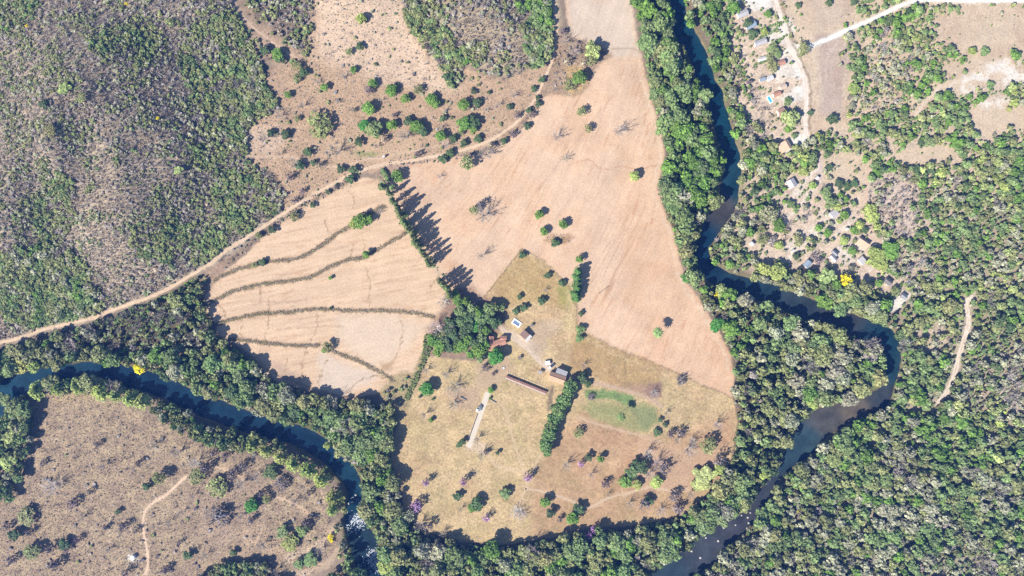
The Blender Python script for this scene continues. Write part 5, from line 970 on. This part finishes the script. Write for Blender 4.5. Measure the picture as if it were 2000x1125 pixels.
# the largest riverside crowns become trees of their own, the rest one mass per wood
flat = [(w, q) for w, L_ in WOODS for q in L_]
cand = [i for i, (w, q) in enumerate(flat) if w in ('riverside_wood', 'east_woodland') and -8 < q[0] < 2008 and -8 < q[1] < 1133]
cand.sort(key=lambda i: -flat[i][1][2] * (1.0 if flat[i][0] == 'riverside_wood' else .93)); big = set(cand[:250])
FL = {'b': ("big leafless grey", 'bare'), 'w': ("big pale leafless", 'bare'), 'n': ("big dry brown", 'sparse'), 'B': ("big dark half-leafless", 'sparse')}
for i in sorted(big):
    px, py, r, h, k = flat[i][1]; lk, pr = FL.get(k, ("big " + LOOK[k][0].replace(' bushy', '').replace(' dense round', ''), 'lump' if i % 3 else 'round'))
    plant(px, py, r, 'forest_tree', lk, COL[k], pr, h, 'trees of the riverside woods', var=.12)
LOW = {'lump': [crown(s, 150, 6, .17, .85, .68, .5, .25) for s in (201, 202, 203, 204)], 'bush': [crown(s, 46, 4, .27, .75, .6, .6, .3) for s in (211, 212, 213)],
       'bare': [bare(s, 9, 14, .028, 1.5) for s in (221, 222, 223)], 'twiggy': [bare(s, 6, 7, .06, 1.4) for s in (231, 232)], 'tuft': [crown(s, 9, 2, .42, .6, .4, .8, .4) for s in (241, 242, 243)]}
TV, TF = trunk_arrays(1.0, .05, .03, 4)
def mass(name, L_, lb, cat, tuft=False):
    R = np.random.default_rng(len(L_)); Vs, Fs, Ts = [], [], []; off = 0; groups = {}
    for q in L_:
        k = q[4]; fam = 'tuft' if tuft and q[2] < 2.4 else ('twiggy' if q[2] < 7 else 'bare') if k in 'bwnB' and (k == 'w' or R.random() < (.75 if q[2] < 7 else .9)) else 'bush' if q[2] < 7 else 'lump'
        groups.setdefault((fam, int(R.integers(0, len(LOW[fam])))), []).append(q)
    for (fam, v), qs in groups.items():
        V, F_, T = LOW[fam][v]; a = np.array([(q[0], q[1], q[2], q[3]) for q in qs]); n = len(a); col = np.array([COL[q[4]] for q in qs])
        h = a[:, 3]; x, y, z = unproject(a[:, 0], a[:, 1], .55 * h); z = z - .55 * h; Rr = a[:, 2] * PX; th = R.uniform(0, 6.28, n); c, s = np.cos(th), np.sin(th)
        zs = h / 1.5 if fam in ('bare', 'twiggy') else h * .4; zo = 0 * h if fam in ('bare', 'twiggy', 'tuft') else .14 * h
        W = np.stack([(V[None, :, 0] * c[:, None] - V[None, :, 1] * s[:, None]) * Rr[:, None] + x[:, None], (V[None, :, 0] * s[:, None] + V[None, :, 1] * c[:, None]) * Rr[:, None] + y[:, None], V[None, :, 2] * zs[:, None] + (z + zo)[:, None]], -1)
        if fam == 'tuft': W[..., 2] -= (.25 * zs)[:, None]
        Vs.append(W.reshape(-1, 3)); Fs.append((F_[None] + (np.arange(n) * len(V))[:, None, None] + off).reshape(-1, 4)); off += n * len(V)
        Ts.append((col[:, None, :] * (1 + .16 * R.normal(size=(n, 1, 1))).clip(.6, 1.5) * T[None, :, None]).reshape(-1, 3))
        if fam in ('lump', 'bush', 'bare'):
            W = np.stack([TV[None, :, 0] * h[:, None] * .8 + x[:, None], TV[None, :, 1] * h[:, None] * .8 + y[:, None], TV[None, :, 2] * h[:, None] * .55 + z[:, None]], -1)
            Vs.append(W.reshape(-1, 3)); Fs.append((TF[None] + (np.arange(n) * len(TV))[:, None, None] + off).reshape(-1, 4)); off += n * len(TV); Ts.append(np.tile((.16, .13, .11), (n * len(TF), 1)))
    me = quad_mesh(name, np.vstack(Vs), np.vstack(Fs), [M_LEAF], np.vstack(Ts).clip(.005, .9)); o = link(name, me); tag(o, lb, cat, kind='stuff'); print(name, len(L_), len(me.polygons)); return o
rest = {}
for i, (w, q) in enumerate(flat):
    if i not in big: rest.setdefault(w, []).append(q)
mass('hillside_woodland', rest['hillside_woodland'], 'low dry grey and olive woodland covering the hills', 'woodland')
mass('riverside_wood', rest['riverside_wood'], 'smaller trees and undergrowth of the green woods along both rivers', 'woodland')
mass('east_woodland', rest['east_woodland'], 'mixed green and pale woodland on the far bank of the winding river', 'woodland')
mass('garden_shrubbery', rest['garden_shrubbery'], 'low shrubbery between the house plots', 'shrubbery')
mass('scrub', SCR, 'tiny dark tufts and low bushes dotting the dry clearings', 'scrub', True)
mass('grass', GRS, 'rough grass on the road verges and field edges', 'grass', True)
mass('bank_grass', BNK, 'rough tufted grass growing on the raised contour banks', 'grass', True).location.z = .38
hg = mass('grass_hedge', HED, 'strip of tall green grass between terraced field and pasture', 'hedge')

# ------------------------------------------------------------------ labels
lab = {}
for o, look, px, py in ALL:
    if o.get('category') in ('house', 'barn', 'shed', 'pool', 'tank', 'truck', 'trailer', 'hut', 'carport', 'fence', 'hedge', 'pole', 'heap', 'crate', 'shelter', 'trough', 'feed rack', 'concrete strip'):
        o['label'] = look
    else: lab.setdefault(f"{look} {where(px, py)}", []).append((o, look, px, py))
for l, L_ in lab.items():
    if len(L_) > 1:
        L_.sort(key=lambda q: -(q[0].children[0].scale[0] if q[0].children else q[0].dimensions.x))
        for i, q in enumerate(L_):
            pre = (("bigger ", "smaller ") if len(L_) == 2 else ("biggest ", "second-biggest ", "third-biggest ", "fourth-biggest ", "fifth-biggest ", "sixth-biggest ", "seventh-biggest ", "small ", "tiny "))[min(i, 8)]
            base = l
            for wd in ("big ", "small ", "large "):
                if base.startswith(wd): base = base[len(wd):]
            q[0]['label'] = pre + base
    else: L_[0][0]['label'] = l
for o, look, px, py in ALL:
    for cut in ("a bit off, ", "well off, ", "just ", "big ", "large ", "small "):
        if len(o['label'].split()) > 16: o['label'] = o['label'].replace(cut, '', 1)

# ------------------------------------------------------------------ thin blue air between the camera and the ground
m_, n_, l_ = mat('air'); v_ = nd(n_, 'ShaderNodeVolumePrincipled', i_Density=0.00014, i_Anisotropy=0.0); v_.inputs['Color'].default_value = (.10, .30, 1.0, 1)
o_ = nd(n_, 'ShaderNodeOutputMaterial'); l_.new(v_.outputs[0], o_.inputs['Volume'])
b = MB(); b.box(-9000, -9000, -6, 9000, 9000, 500); tag(b.build('haze', m_), 'thin blue haze over the whole valley', 'haze', kind='stuff')

# ------------------------------------------------------------------ light, sky, camera
sc = bpy.context.scene
w = bpy.data.worlds.new('World'); sc.world = w; w.use_nodes = True; n, l = w.node_tree.nodes, w.node_tree.links; n.clear()
sky = n.new('ShaderNodeTexSky'); sky.sky_type = 'NISHITA'; sky.sun_disc = False; sky.sun_elevation = math.radians(SUN_EL); sky.sun_rotation = math.radians(90 - SUN_AZ); sky.air_density = 1.0; sky.dust_density = 0.4; sky.ozone_density = 2.5
bg = n.new('ShaderNodeBackground'); bg.inputs['Strength'].default_value = 0.075; l.new(sky.outputs[0], bg.inputs[0]); o = n.new('ShaderNodeOutputWorld'); l.new(bg.outputs[0], o.inputs[0])
sd = bpy.data.lights.new('sun', 'SUN'); sd.energy = 4.6; sd.angle = math.radians(0.5); sd.color = (1.0, 0.95, 0.88); so = bpy.data.objects.new('sun', sd); C.objects.link(so)
e, a_ = math.radians(SUN_EL), math.radians(SUN_AZ); s = Vector((math.cos(a_) * math.cos(e), math.sin(a_) * math.cos(e), math.sin(e))); so.location = s * 300
so.rotation_euler = (-s).to_track_quat('-Z', 'Y').to_euler()
cd = bpy.data.cameras.new('camera'); cd.sensor_width = 36; cd.lens = 24; cd.clip_start = 1; cd.clip_end = 12000; co = bpy.data.objects.new('camera', cd); C.objects.link(co); co.location = (0, 0, H); sc.camera = co
sc.view_settings.view_transform = 'Standard'; sc.view_settings.look = 'None'; sc.view_settings.exposure = 1.0; sc.view_settings.gamma = 1.0
sc.render.engine = 'CYCLES'; sc.cycles.max_bounces = 4; sc.cycles.diffuse_bounces = 2; sc.cycles.glossy_bounces = 2; sc.cycles.transmission_bounces = 2; sc.cycles.use_denoising = False
